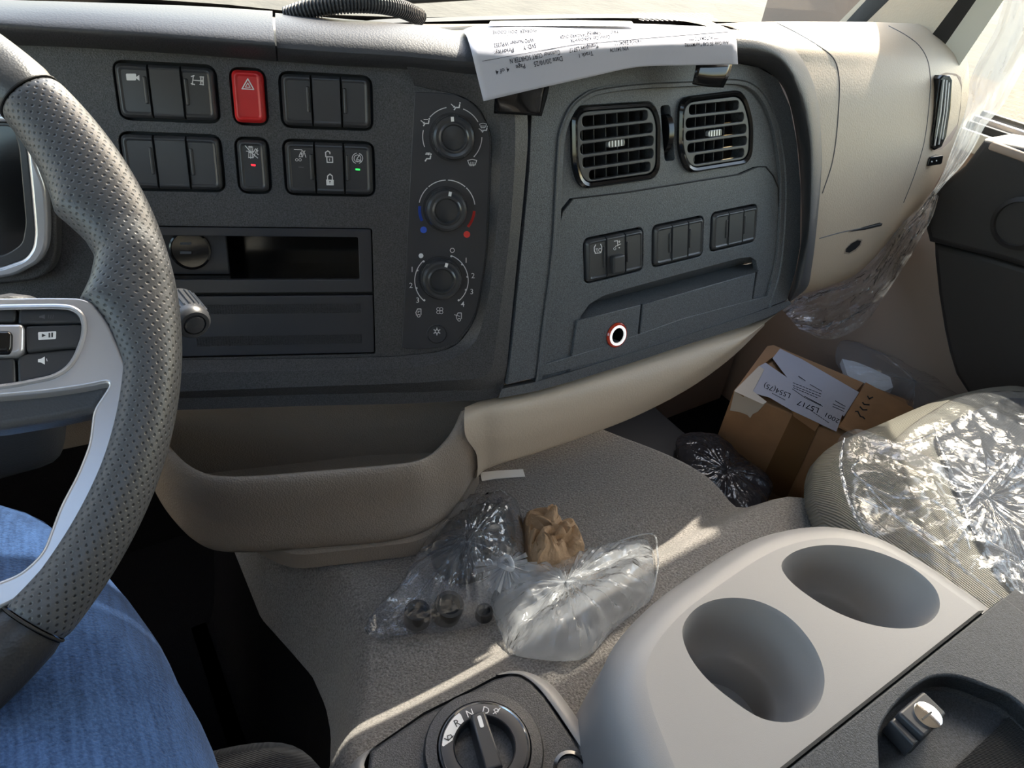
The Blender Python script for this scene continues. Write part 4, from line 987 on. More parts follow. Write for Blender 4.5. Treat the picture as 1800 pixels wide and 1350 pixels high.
# keep only the part ahead of the seam
nrm = Vector((-ld.y, ld.x, 0))
def clip(poly, side, off):
    out = []; f = lambda p: side * ((p[0] - LA.x) * nrm.x + (p[1] - LA.y) * nrm.y - off)
    for a, b in zip(poly, poly[1:] + poly[:1]):
        fa, fb = f(a), f(b)
        if fa > 0: out.append(a)
        if fa * fb < 0: t = fa / (fa - fb); out.append((a[0] + (b[0] - a[0]) * t, a[1] + (b[1] - a[1]) * t))
    return out
front = clip(topo, 1, .0005); outr = [(v.x, v.y) for v in R[4]]; rear = clip(outr, -1, -.002)
tp = plate('console_top', FZ, front, -.006, 0.0, CP, con, holes=[[(v.x, v.y) for v in h] for h in HO], bev=.0)
for h in HO:
    c = sum(h, Vector()) / len(h); rows = []
    for f, dz in ((1.0, 0), (.985, -.0015), (.97, -.004), (.955, -.009), (.90, -.035), (.84, -.055), (.80, -.058), (.78, -.062), (.74, -.088), (.70, -.090), (.0, -.090)):
        off = Vector((.0, -.012, 0)) * (-dz / .09)
        rad = .0
        ring = []
        for v in h:
            d = v - c
            if dz < -.05: d = d.normalized() * (.0365 if f > .83 else .034 if f > .79 else .032 if f > .75 else .030 if f > .6 else 0.0001)
            elif dz < -.02: d = (d * f).lerp(d.normalized() * .041, .6)
            ring.append(c + d * (f if dz >= -.02 else 1) + Vector((0, 0, dz)))
        rows.append(ring)
    Vg, Fg = grid(rows, True); obj('cup_holder', Vg, Fg, CP, con, smooth=50)
# lid
lid_pts = [(LA + ld * (-.20)) , LB + ld * .004, Vector((LB.x + .03, LB.y - .03, 0)), Vector((LB.x + .08, LB.y - .08, 0)), Vector((LB.x + .05, -.30, 0)), Vector((LA.x - .17, -.30, 0))]
recp = cr(1133, 850, .3706, [(1125, 1500), (1112, 1250), (1112, 1180), (1180, 1060), (1300, 950), (1385, 912), (1500, 915), (1650, 970), (1735, 1005), (1900, 1150), (1900, 1500)])
rech = [(v.x, v.y) for v in resample(catmull([Zh(p, ZC + .004) for p in recp[:-1]], 4), 50)] + [(Zh((2000, 1600), ZC).x, Zh((2000, 1600), ZC).y)]
plate('console_lid', FZ, rear, -.012, .004, M['lid_plastic'], con, holes=[rech], bev=.0015)
plate('lid_recess', FZ, rect(LA.x - .05, -.25, LB.x + .07, LB.y + .0), -.030, -.016, M['lid_plastic'], con)
rr = [Vector((p[0], p[1], ZC + .002)) for p in rech[:-1]]
Vg, Fg = grid([rr, [v + Vector((0, 0, -.020)) for v in rr]]); obj('recess_wall', Vg, Fg, M['dash_plastic'], con)
sb_ = [LA - ld * .18, LB]
g_ = [p + nrm * .0008 for p in sb_]
box8([sb_[0] - nrm * .0012 + Vector((0, 0, -.01)), sb_[1] - nrm * .0012 + Vector((0, 0, -.01)), sb_[1] + nrm * .0012 + Vector((0, 0, -.01)), sb_[0] + nrm * .0012 + Vector((0, 0, -.01)),
      sb_[0] - nrm * .0012 + Vector((0, 0, .0045)), sb_[1] - nrm * .0012 + Vector((0, 0, .0045)), sb_[1] + nrm * .0012 + Vector((0, 0, .0006)), sb_[0] + nrm * .0012 + Vector((0, 0, .0006))], 'seam_gasket', M['rubber'], con)
box('ribbed_tray', (LA.x + .04, -.24, ZC - .0145), (LB.x + .1, LB.y - .055, ZC - .012), M['seat_cloth'], con)
FL = Frame(Zh((1620, 1262), ZC + .008), ld, nrm)
lt = plate('lid_latch', FL, rounded(uvp(FL, cr(1133, 850, .3706, [(1200, 1085), (1325, 978), (1440, 1090), (1330, 1205)])), .003), -.024, 0, M['switch_plastic'], con, bev=.002)
plate('latch_lip', FL, uvp(FL, cr(1133, 850, .3706, [(1178, 1110), (1200, 1088), (1318, 1205), (1290, 1228)])), -.018, -.004, M['switch_plastic'], lt, bev=.0015)
lc = FL.uv((1630, 1258))
lathe('lock_cylinder', FL, [(.0085, -.001), (.0085, .0012), (.0075, .0016), (.0, .0016)], M['chrome'], lt, cu=lc[0], cv=lc[1])
i = Ink(); i.line([(1622, 1264), (1637, 1252)], 4.); i.emit('keyhole', Frame(FL.P(0, 0, .0017), FL.ex, FL.ey), M['ink_dark'], lt, .0002)
# ------------------------------------------------------------------ rotary gear selector
gs = thing('gear_selector', 'rotary gear selector with R N D dial on black panel, grey sides', 'gear selector', (.15, .15, -.56))
GZ = HZ(-.497); g2 = lambda pts: [GZ.uv(p) for p in pts]
gout = rounded(g2([(640, 1318), (745, 1252), (880, 1186), (925, 1183), (958, 1210), (1060, 1375), (1180, 1560), (700, 1600), (600, 1340)]), [.004, .0, .012, .0, .012, 0, 0, 0, .01])
plate('selector_panel', GZ, g2([(650, 1318), (745, 1254), (830, 1212), (868, 1192), (895, 1184), (915, 1186), (935, 1198), (958, 1222), (1045, 1352), (1180, 1560), (700, 1600), (640, 1400)]), -.02, 0, M['dash_plastic'], gs, bev=.003)
bo = [(872, 1186), (900, 1179), (925, 1181), (950, 1191), (975, 1209), (1072, 1352), (1230, 1600)]
bi = [(880, 1186), (900, 1184), (915, 1186), (935, 1198), (958, 1222), (1045, 1352), (1190, 1600)]
bz = lambda pts, z: [Zh(p, z) for p in pts]
rb_ = [bz(bi, -.499), bz(bi, -.496), [a.lerp(b, .5) for a, b in zip(bz(bi, -.495), bz(bo, -.497))], bz(bo, -.503), [v + Vector((.006, .006, -.03)) for v in bz(bo, -.503)], [v + Vector((.008, .008, -.07)) for v in bz(bo, -.503)]]
patch('side_bolster', rb_, M['console_plastic'], gs, nu=6, nv=3, smooth=70)
V_ = [Zh(p, -.50) for p in [(700, 1600), (652, 1370), (640, 1345), (650, 1322), (662, 1312)]]
rl_ = [V_, [v + Vector((-.004, 0, .001)) for v in V_], [v + Vector((-.012, .004, -.012)) for v in V_], [v + Vector((-.013, .006, -.065)) for v in V_]]
patch('side_bolster', rl_, M['console_plastic'], gs, nu=4, nv=3, smooth=70)
fs_ = [Zh(p, -.50) for p in [(640, 1325), (745, 1252), (830, 1210), (868, 1190), (897, 1182)]]
Vg, Fg = grid([fs_, [v + Vector((0, .004, -.07)) for v in fs_]]); obj('panel_front', Vg, Fg, M['dash_plastic'], gs)
FG = Frame(Zh((851.8, 1311.7), -.489), (1, 0, 0), (0, 1, 0))
lathe('dial_bezel', FG, [(.0415, -.012), (.0412, -.004), (.0400, -.0015), (.0325, -.0005), (.0318, -.004)], M['dash_plastic'], gs, smooth=35)
dl = lathe('dial_ring', FG, [(.0315, -.004), (.0312, .0008), (.0298, .0012), (.0215, .0008), (.0205, .0), (.0200, -.012), (0, -.012)], M['face_plate'], gs, smooth=35)
lathe('dial_rim', FG, [(.0303, .0009), (.0300, .0019), (.0293, .0013)], M['chrome'], gs)
lathe('well_rim', FG, [(.0212, .0006), (.0208, .0013), (.0203, .0004)], M['switch_plastic'], gs)
# rotary grip bar
ta = Vector((FG.uv((839, 1268))[0], FG.uv((839, 1268))[1])); ta = ta.normalized(); tn = Vector((-ta.y, ta.x))
barp = [tuple(ta * a + tn * b) for a, b in ((-.0195, -.0060), (.0190, -.0052), (.0198, 0), (.0190, .0052), (-.0195, .0060))]
kb = plate('rotary_grip', FG, barp, -.012, .010, M['switch_plastic'], gs, bev=.0015)
FGt = Frame(FG.P(0, 0, .0101), FG.ex, FG.ey); mk = [tuple(ta * a + tn * b) for a, b in ((.008, -.0014), (.0165, -.0014), (.0165, .0014), (.008, .0014))]
plate('pointer_mark', FGt, rounded(mk, .0013), -.0002, .0003, M['ink_white'], kb, bev=0)
GT = Frame(FG.P(0, 0, .0011), FG.ex, FG.ey); G = lambda pts: cr(700, 1150, .20556, pts)
i = Ink(); i.poly(G([(520, 503), (535, 515), (562, 575), (545, 590), (520, 620), (495, 660), (470, 715), (462, 738), (385, 790), (375, 780), (380, 730), (400, 660), (440, 585), (480, 535)])); i.emit('reverse_field', GT, M['ink_white'], dl, .0001)
i = Ink(); i.text('R', G([(492, 628)])[0], 13, ang=27, bold=.004)
i.line(G([(395, 722), (430, 738), (470, 700)]), 1.8).line(G([(428, 740), (420, 700), (450, 690), (462, 715)]), 1.6); i.emit('dial_letter', GT, M['ink_dark'], dl, .0003)
i = Ink(); i.text('N', G([(590, 545)])[0], 13, ang=20, bold=.004).text('D', G([(710, 503)])[0], 13, ang=-14, bold=.004)
i.line(G([(812, 510), (845, 490), (872, 462)]), 1.6).line(G([(815, 480), (835, 465), (860, 478), (850, 498)]), 1.6).line(G([(820, 478), (838, 512)]), 1.4); i.emit('dial_letter', GT, M['ink_white'], dl, .0003)
bcc = GZ.uv((1003, 1352)); lathe('side_button', GZ, [(.012, .0), (.012, .0015), (.0095, .002), (.009, -.001), (0, -.001)], M['gloss_black'], gs, cu=bcc[0], cv=bcc[1])
# ------------------------------------------------------------------ steering wheel
sw = thing('steering_wheel', 'grey leather steering wheel with perforated grip and silver spoke', 'steering wheel', (-.188, .415, -.209))
RI = [(180, .200), (120, .200), (60, .200), (27, .199), (20, .196), (14, .1935), (7.4, .189), (1.7, .197), (-1.6, .199), (-5.3, .194), (-9, .187), (-13, .196), (-20, .205), (-35, .206), (-50, .2055), (-56, .203), (-64, .200), (-90, .199), (-180, .200)]
def ri(a):
    b = a
    if b > 90: b = 180 - b
    if b < -90: b = -180 - b
    for (x0, r0), (x1, r1) in zip(RI, RI[1:]):
        if x1 <= b <= x0: return r1 + (r0 - r1) * (b - x1) / (x0 - x1)
    return .2
def rim_sec(name, a0, a1, mat, n, end=1., uvn=None, slope=0.):
    rows = []; ns = 40
    for i in range(n + 1):
        a = a0 + (a1 - a0) * i / n; row = []
        edge = min(i, n - i) / n * abs(a1 - a0)
        sc = 1. if not end else 1 - .06 * math.exp(-(edge / .5) ** 2)
        for k in range(ns + 1):
            ph = 2 * math.pi * k / ns
            aa = a + slope * math.cos(ph) * (1 if i in (0,) else 1) * (1 - min(i / n, 1)) 
            r_in = ri(aa); ro = .2352; c = (r_in + ro) / 2; hw = (ro - r_in) / 2 * sc; hh = .0155 * sc
            r = c + hw * math.cos(ph); h = hh * math.sin(ph)
            if math.cos(ph) < 0 and name != 'rim_x': h += .0025 * math.cos(ph) ** 2 * (1 if -60 < a < 25 else 0) * 0
            t = math.radians(aa); row.append(FW.P(r * math.cos(t), r * math.sin(t), h))
        rows.append(row)
    Vg, Fg = grid(rows); me = mesh(name, Vg, Fg)
    ul = me.uv_layers.new(name='UVMap'); L = abs(math.radians(a1 - a0)) * .215 / .0052
    for p in me.polygons:
        i, k = divmod(p.index, ns)
        for li, (b, c) in zip(p.loop_indices, ((i, k), (i, k + 1), (i + 1, k + 1), (i + 1, k))): ul.data[li].uv = (b / n * L, c / ns * 22)
    return link(name, me, mat, sw, smooth=60)
rim_sec('upper_rim', 153.6, 26.6, M['smooth_leather'], 90, slope=0)
rim_sec('perforated_grip', 26.0, -55.4, M['perforated_leather'], 120)
rim_sec('perforated_grip', 154.0, 235.4, M['perforated_leather'], 120)
rim_sec('lower_rim', -56.0, -124.0, M['black_leather'], 60)
for a in (26.3, -55.7, 153.8, 235.7):   # dark sewn joints
    P = []
    for k in range(33):
        ph = 2 * math.pi * k / 32; r_in = ri(a if a < 180 else a - 360); c = (r_in + .2352) / 2; hw = (.2352 - r_in) / 2 * .965
        t = math.radians(a); r = c + hw * math.cos(ph); P.append(FW.P(r * math.cos(t), r * math.sin(t), .0150 * math.sin(ph)))
    tube('rim_joint', P, .0007, M['black'], sw, seg=6)
uw = lambda pts, w=0.: [FW.uv(p, w) for p in pts]
W1 = .009
silver_px = [(-300, 512), (0, 523), (100, 522), (142, 523), (162, 531), (190, 567), (212, 617), (224, 648), (226, 680), (218, 722), (187, 823), (152, 909), (107, 973), (61, 1037), (0, 1071), (-100, 1095), (-100, 1052), (0, 1022), (36, 1007), (74, 972), (105, 889), (136, 831), (156, 780), (163, 720), (180, 695), (196, 670), (150, 680), (80, 690), (0, 697), (-300, 716)]
bez = [(-300, 542), (0, 540), (31, 539), (100, 538), (124, 540), (138, 547), (146, 556), (150, 572), (148, 593), (141, 613), (132, 633), (118, 650), (94, 664), (31, 677), (0, 681), (-300, 700)]
def smo(pts, w, n=4):
    v = catmull([Vector((*p, 0)) for p in uw(pts, w)], n, True); return [(p.x, p.y) for p in v]
plate('spoke_trim', FW, rounded(uw(silver_px, W1), .005), -.006, W1, M['silver'], sw, holes=[rounded(uw(bez, W1), .004)], bev=.0016, res=4)
plate('spoke_web', FW, rounded(uw([(-300, 700), (0, 690), (198, 660), (196, 690), (166, 724), (100, 738), (0, 754), (-300, 780)], .0), .003), -.018, .0, M['smooth_leather'], sw, bev=.004, res=4)
W2 = .006
def wb(name, px, w, mat='switch_plastic', r=.002, bev=.0014, par=sw): return plate(name, FW, rounded(uw(px, w), r), -.008, w, M[mat], par, bev=bev)
tube('bezel_ring', [FW.P(p[0], p[1], W1 + .0002) for p in rounded(uw(bez, W1), .004) + [rounded(uw(bez, W1), .004)[0]]], .0012, M['silver'], sw, seg=8)
plate('button_recess', FW, uw(bez, W2), -.01, 0., M['black'], sw)
b1_ = wb('wheel_button', [(33, 541), (100, 540), (122, 542), (136, 549), (144, 558), (147, 568), (31, 570)], W2)
b2_ = wb('wheel_button', [(44, 572), (137, 569.5), (148, 571), (146, 590), (138, 611), (125, 610.5), (46, 619)], W2 + .001)
b3_ = wb('wheel_button', [(30, 629), (45, 621), (125, 613), (137, 614), (130, 634), (116, 648), (93, 661), (31, 674)], W2)
wb('wheel_button', [(-120, 543), (29, 541), (26, 566), (-120, 567)], W2); wb('wheel_button', [(-120, 634), (26, 629), (28, 675), (-120, 686)], W2)
cs_ = wb('scroll_surround', [(-120, 569), (37, 568), (42, 575), (41, 617), (30, 624), (-120, 631)], W2 + .003, 'silver', .003, .002)
wb('scroll_wheel', [(-120, 580), (16, 580), (21, 586), (20, 612), (15, 620), (-120, 623)], W2 + .0055, 'gloss_black', .002, .002)
Wf = lambda w: Frame(FW.P(0, 0, w), FW.ex, FW.ey)
i = Ink(); i.poly([Vector(p) for p in rounded([(67, 584), (99, 582.5), (98.5, 596), (67.5, 598)], 2)]); i.emit('symbol', Wf(W2 + .001), M['ink_white'], b2_, .0002)
i = Ink(); i.poly([(74, 587), (81, 590), (74, 593.5)]).line([(87, 586.5), (87, 593)], 2.6).line([(92, 586), (92, 592.5)], 2.6); i.emit('symbol', Wf(W2 + .001), M['ink_dark'], b2_, .0005)
i = Ink(); i.poly([(67, 632), (72, 631), (79, 627), (79, 641), (72, 637.5), (67, 637)]).line([(82, 631), (83, 635)], 1.2); i.emit('symbol', Wf(W2), M['ink_white'], b3_, .0003)
i = Ink(); i.poly([(69, 556), (73, 555), (79, 553), (79, 561), (73, 559), (69, 559)])
for q in (86, 90, 94): i.line([(q, 554), (q - 1, 560)], .8)
i.emit('symbol', Wf(W2), M['ink_gray'], b1_, .0003)
lathe('hub', FW, [(.085, -.03), (.085, -.005), (.078, .012), (.05, .018), (0, .02)], M['smooth_leather'], sw)
# mirrored spoke on the far side of the hub
plate('spoke_trim', FW, [(-.09, -.03), (-.19, -.02), (-.208, -.075), (-.19, -.10), (-.09, -.075)], -.006, W1, M['silver'], sw, bev=.003)
# ------------------------------------------------------------------ instrument cluster
ic = thing('instrument_cluster', 'instrument display with dark glass and silver curved edge behind wheel', 'instrument display', (-.12, .70, -.40))
FI = Frame(F1.P(0, 0, .012), F1.ex, F1.ey)
ui = lambda pts, w=0.: [FI.uv(p, w) for p in pts]
far = [(-420, 486), (-430, 200)]
plate('cluster_housing', FI, rounded(ui([(-430, 150), (60, 170), (99, 382), (98, 449), (88, 475), (65, 492), (0, 500), (-420, 510)], .0), .006), -.02, .0, DP, ic, bev=.002)
plate('silver_edge', FI, rounded(ui([(-430, 190), (45, 200), (65, 286), (82, 331), (86, 393), (84, 435), (70, 461), (28, 484), (0, 489), (-420, 500)], .008), .006), .0, .010, M['silver'], ic, bev=.0025, holes=[rounded(ui([(-420, 205), (36, 215), (49, 269), (56, 337), (62, 407), (59, 435), (45, 455), (0, 471), (-410, 482)], .008), .005)])
plate('inner_bezel', FI, rounded(ui([(-420, 205), (36, 215), (49, 269), (56, 337), (62, 407), (59, 435), (45, 455), (0, 471), (-410, 482)], .006), .005), .0, .006, M['switch_plastic'], ic, bev=.001, holes=[rounded(ui([(-410, 215), (22, 222), (33, 260), (45, 393), (39, 428), (20, 442), (0, 451), (-400, 462)], .006), .005)])
plate('display_glass', FI, ui([(-410, 213), (24, 220), (35, 260), (47, 393), (41, 430), (20, 444), (0, 453), (-400, 464)], .003), .0, .003, M['gloss_black'], ic, bev=0)
# ------------------------------------------------------------------ steering column and stalk
sc2 = thing('steering_column', 'dark steering column shroud below the steering wheel, ribbed stalk knob', 'steering column', (-.188, .55, -.46))
box8([(-.33, .515, -.43), (-.045, .515, -.43), (-.045, .60, -.46), (-.33, .60, -.46), (-.33, .475, -.248), (-.020, .475, -.248), (-.010, .60, -.33), (-.33, .60, -.33)], 'column_shroud', M['dash_pad'], sc2, bev=.02, smooth=50)
K0 = Dh((322, 545), .505); K1 = Dh((352, 547), .468); kx = (K1 - K0).normalized()
fk = Frame(K0, kx.cross(Vector((0, 0, 1))), Vector((0, 0, 1))); 
if fk.ez.dot(kx) < 0: fk = Frame(K0, -kx.cross(Vector((0, 0, 1))), Vector((0, 0, 1)))
kr = .0122
st = tube('stalk', [Vector((-.04, .52, -.31)), K0 - kx * .03, K0], .008, M['switch_plastic'], sc2)
lathe('stalk_knob', fk, [(kr * .8, -.012), (kr, -.010), (kr, .016), (kr * .96, .020), (kr * .80, .0225), (kr * .62, .0228), (kr * .6, .021), (kr * .5, .0235), (0, .0242)], M['switch_plastic'], sc2, seg=40)
V = []; Fc = []
for q in range(22):
    a = 2 * math.pi * q / 22; k = len(V)
    for da, r, h in ((-.05, kr, -.008), (.05, kr, -.008), (.05, kr, .014), (-.05, kr, .014), (-.03, kr + .0011, -.007), (.03, kr + .0011, -.007), (.03, kr + .0011, .013), (-.03, kr + .0011, .013)):
        V.append(fk.P(r * math.cos(a + da), r * math.sin(a + da), h))
    for f in ((4, 5, 6, 7), (0, 1, 5, 4), (1, 2, 6, 5), (2, 3, 7, 6), (3, 0, 4, 7)): Fc.append(tuple(k + z for z in f))
obj('knob_ribs', V, Fc, M['switch_plastic'], st, smooth=0)
# ------------------------------------------------------------------ driver: seat and denim leg
def sweep(path, rad, seg=28, sub=6):
    P = catmull([Vector(p) for p in path], sub); Rr = catmull([Vector((r[0], r[1], 0)) for r in rad], sub)
    V = []; Fc = []
    for i, p in enumerate(P):
        t = (P[min(i + 1, len(P) - 1)] - P[max(i - 1, 0)]).normalized(); s = t.cross(Vector((0, 0, 1)))
        s = Vector((1, 0, 0)) if s.length < .3 else s.normalized()
        if s.x < 0: s = -s
        u = s.cross(t).normalized()
        if u.z < 0 and abs(t.z) < .9: u = -u
        for k in range(seg):
            a = 2 * math.pi * k / seg; q = p + s * math.cos(a) * Rr[i].x + u * math.sin(a) * Rr[i].y
            nz = noise.noise(Vector((q.x * 9, q.y * 16, q.z * 14))) * .004 + noise.noise(q * 45) * .0012
            V.append(q + (q - p).normalized() * nz)
        if i:
            for k in range(seg):
                b = (k + 1) % seg; Fc.append(((i - 1) * seg + k, (i - 1) * seg + b, i * seg + b, i * seg + k))
    Fc.append(tuple(range(seg))[::-1]); Fc.append(tuple((len(P) - 1) * seg + k for k in range(seg)))
    return V, Fc
V, Fc = sweep([(-.150, -.30, -.400), (-.125, -.05, -.400), (-.110, .12, -.405), (-.112, .24, -.412), (-.118, .33, -.422), (-.128, .405, -.435), (-.135, .455, -.475), (-.135, .475, -.56), (-.130, .49, -.70), (-.125, .50, -.86), (-.125, .50, -.985)],
              [(.105, .095), (.108, .094), (.109, .090), (.105, .084), (.096, .078), (.082, .070), (.070, .062), (.064, .060), (.060, .058), (.052, .052), (.058, .058)])
per = thing('person', 'person in blue denim jeans seated behind the steering wheel', 'person', (-.13, .1, -.9))
obj('jeans', V, Fc, M['jeans'], per, smooth=180)
# outer seam and shoe
V, Fc = sweep([(-.125, .47, -.965), (-.125, .55, -.965), (-.125, .64, -.972), (-.125, .70, -.98)], [(.045, .033), (.048, .033), (.046, .027), (.03, .018)])
obj('shoe', V, Fc, M['rubber'], per, smooth=180)
ds = thing('driver_seat', 'black fabric driver seat, front corner of its cushion beside the jeans', 'seat', (-.2, 0, -.95))
ch = []
cpx = [(-.44, .245), (-.30, .285), (-.10, .295), (.0, .285), (.045, .262), (.060, .22), (.058, .15), (.050, -.1), (.050, -.40)]
rows = []
for d, z in ((-.03, -.62), (0, -.60), (.004, -.55), (-.004, -.515), (-.018, -.497), (-.045, -.490), (-.10, -.492)):
    P = catmull([Vector((*p, 0)) for p in cpx], 5); n = len(P); o_ = []
    for i, p in enumerate(P):
        t = (P[min(i + 1, n - 1)] - P[max(i - 1, 0)]).normalized(); q = p + Vector((-t.y, t.x, 0)) * d; o_.append(Vector((q.x, q.y, z)))
    rows.append(o_)
rows.append([Vector((-.2, -.1, -.495))] * len(rows[0]))
Vg, Fg = grid(rows); obj('seat_cushion', Vg, Fg, M['seat_cloth'], ds, smooth=70)
box('seat_base', (-.40, -.35, -.985), (.0, .18, -.60), M['rubber'], ds, bev=.02)
box('backrest', (-.44, -.50, -.50), (.05, -.38, .15), M['seat_cloth'], ds, bev=.04)
# ------------------------------------------------------------------ things lying on the engine cover
def fbm(v, o=4):
    s = 0; a = 1.; f = 1.
    for _ in range(o): s += a * (1 - abs(noise.noise(v * f)) * 2); a *= .5; f *= 2.1
    return s / 1.9
def resurf(name, px, base, height, mat, seed=0, rings=22, seg=150, crump=.3, fq=28., parent=None, ridge=None, power=.55, closed=True, rad=1.):
    """crumpled film bag over an outline; base(p) gives the 3D rim point"""
    out = resample(catmull([Vector((*p, 0)) for p in px], 5, True), seg, True)
    cx = sum(p.x for p in out) / seg; cy = sum(p.y for p in out) / seg
    if ridge: cx, cy = ridge
    R = []
    for r in range(rings + 1):
        t = 1 - r / rings; row = []
        for k, p in enumerate(out):
            q = (cx + (p.x - cx) * t, cy + (p.y - cy) * t); b = base(q)
            ang = 2 * math.pi * k / seg
            h = height * (1 - t ** 2.4) ** power
            v = Vector((math.cos(ang) * 3.2, math.sin(ang) * 3.2, seed + t * .8))
            h *= 1 + rad * crump * (fbm(v, 3) - .5) * (.3 + t)
            h += height * crump * .5 * (fbm(b * fq + Vector((seed, 0, 0)), 3) - .5) * min(1, (1 - t) * 5)
            row.append(b + Vector((0, 0, max(h, .0005))))
        R.append(row)
    Vg, Fg = grid(R, True)
    if closed:
        k = len(Vg); Vg += [v - Vector((0, 0, 0)) for v in [base((p.x, p.y)) + Vector((0, 0, .0008)) for p in out]]
        Fg.append(tuple(range(k, k + seg))[::-1])
        for j in range(seg): Fg.append((j, (j + 1) % seg, k + (j + 1) % seg, k + j))
    return Vg, Fg
cb = lambda q: carpet_at(q, .002)
st_ = obj('paper_strip', [carpet_at(p, .0015) for p in ((844, 832), (870, 829), (896, 827.5), (919, 826), (923, 839), (898, 841), (872, 843), (847, 847))], [(0, 1, 6, 7), (1, 2, 5, 6), (2, 3, 4, 5)], M['paper_plain'], None, smooth=0)
md = st_.modifiers.new('t', 'SOLIDIFY'); md.thickness = .0005; md.offset = 1
tag(st_, 'small blank white paper strip on the carpet below the tan panel', 'paper')
bag = thing('plastic_bag', 'knotted clear plastic bag of black caps with milky open end on carpet', 'plastic bag', carpet_at((880, 1030)))
body = [(641, 1106), (656, 1124), (710, 1118), (790, 1112), (850, 1097), (872, 1060), (888, 1028), (912, 1010), (922, 985), (919, 930), (913, 898), (885, 872), (840, 882), (800, 900), (765, 940), (738, 975), (718, 1012), (690, 1060)]
Vg, Fg = resurf('b', body, cb, .048, None, 3., crump=.42, ridge=(815, 1010)); obj('bag_body', Vg, Fg, M['bag_film'], bag, smooth=35)
tail = [(872, 1036), (862, 1062), (870, 1092), (882, 1122), (895, 1150), (930, 1160), (985, 1165), (1030, 1159), (1075, 1112), (1112, 1082), (1146, 1052), (1152, 1010), (1140, 957), (1105, 958), (1068, 966), (1000, 988), (945, 1004), (900, 1012)]
Vg, Fg = resurf('t', tail, cb, .036, None, 8., crump=.50, ridge=(985, 1065)); obj('bag_mouth', Vg, Fg, M['bag_milky'], bag, smooth=35)
# gathered pleats around the knot
kc = carpet_at((885, 1024), .030); V = []; Fc = []
for q in range(26):
    a = 2 * math.pi * q / 26; L = .022 + .012 * random.random(); w_ = .0035
    e = kc + Vector((math.cos(a) * L, math.sin(a) * L, -.010 - .008 * random.random())); n_ = Vector((-math.sin(a), math.cos(a), 0)) * w_; k = len(V)
    V += [kc + n_ * .25, kc - n_ * .25, e - n_, e + Vector((0, 0, .004)), e + n_]; Fc += [(k, k + 1, k + 2, k + 3), (k, k + 3, k + 4)]
obj('bag_knot', V, Fc, M['bag_milky'], bag, smooth=0)
tube('bag_knot_ring', [kc + Vector((.006 * math.cos(a), .008 * math.sin(a), .003 * math.sin(2 * a))) for a in [i * .5 for i in range(14)]], .0028, M['bag_milky'], bag)
rimp = [carpet_at(p, .012) for p in [(1068, 966), (1110, 958), (1140, 957), (1152, 1010), (1146, 1050)]]
tube('bag_hem', catmull([carpet_at(p, h) for p, h in zip([(1068, 966), (1105, 957), (1139, 955), (1150, 985), (1152, 1012), (1145, 1052)], (.006, .012, .016, .014, .010, .004))], 6), .0009, M['bag_milky'], bag, seg=6)
def cap(p, r, h, lab, tilt=(0, 0, 1), nm='rubber_plug'):
    c = carpet_at(p, .002); fr = Frame(c, Vector((1, 0, 0)), Vector(tilt).cross(Vector((1, 0, 0))))
    o = lathe(nm, fr, [(0, 0), (r, 0), (r, h * .8), (r * .93, h), (r * .70, h), (r * .66, h * .45), (0, h * .4)], M['rubber'], None, seg=36)
    tag(o, lab, 'cap', 'black caps inside the clear plastic bag'); return o
cap((733, 1092), .0125, .016, 'black round cap at the pointed left end inside clear bag')
cap((784, 1080), .0145, .022, 'larger black round cap beside the knot side, inside clear bag', (.1, -.25, 1))
cap((850, 1085), .0085, .010, 'small black cap nearest the milky open end of clear bag')
Vg, Fg = resurf('x', [(762, 1000), (760, 960), (800, 915), (850, 893), (895, 900), (905, 950), (895, 990), (850, 1020), (800, 1030)], cb, .030, None, 5., crump=.25, ridge=(835, 965))
tag(obj('rubber_part', Vg, Fg, M['rubber'], None, smooth=40), 'crumpled black rubber part filling the upper left of clear plastic bag', 'rubber part')
# crumpled brown paper
def crumple(name, px, h, mat, seed, seg=60, rings=16, fq=60, amp=.012, base=cb):
    out = resample(catmull([Vector((*p, 0)) for p in px], 4, True), seg, True); cx = sum(p.x for p in out) / seg; cy = sum(p.y for p in out) / seg; R = []
    for r in range(rings + 1):
        t = 1 - r / rings; row = []
        for k, p in enumerate(out):
            q = (cx + (p.x - cx) * t, cy + (p.y - cy) * t); b = base(q); hh = h * (1 - t ** 3) ** .45
            v = b * fq + Vector((seed, 0, 0)); n = Vector((noise.noise(v), noise.noise(v + Vector((9, 0, 0))), noise.noise(v + Vector((0, 9, 0))))) * amp * min(1, (1 - t) * 3)
            n.z += amp * .8 * (abs(noise.noise(v * 1.7)) * 2 - .5) * min(1, (1 - t) * 3)
            row.append(b + Vector((0, 0, hh)) + n * 1.)
        R.append(row)
    Vg, Fg = grid(R, True); k = len(Vg); Fg.append(tuple(range(seg))[::-1]); return Vg, Fg
Vg, Fg = crumple('k', [(921, 915), (934, 908), (948, 906), (970, 916), (986, 932), (998, 948), (1012, 938), (1020, 962), (1026, 978), (1000, 1000), (962, 1012), (934, 1008), (922, 970)], .030, None, 2.)
kp = obj('brown_paper', Vg, Fg, M['kraft'], None, smooth=0)
tag(kp, 'crumpled brown kraft paper on grey carpet behind the knotted plastic bag', 'crumpled paper')
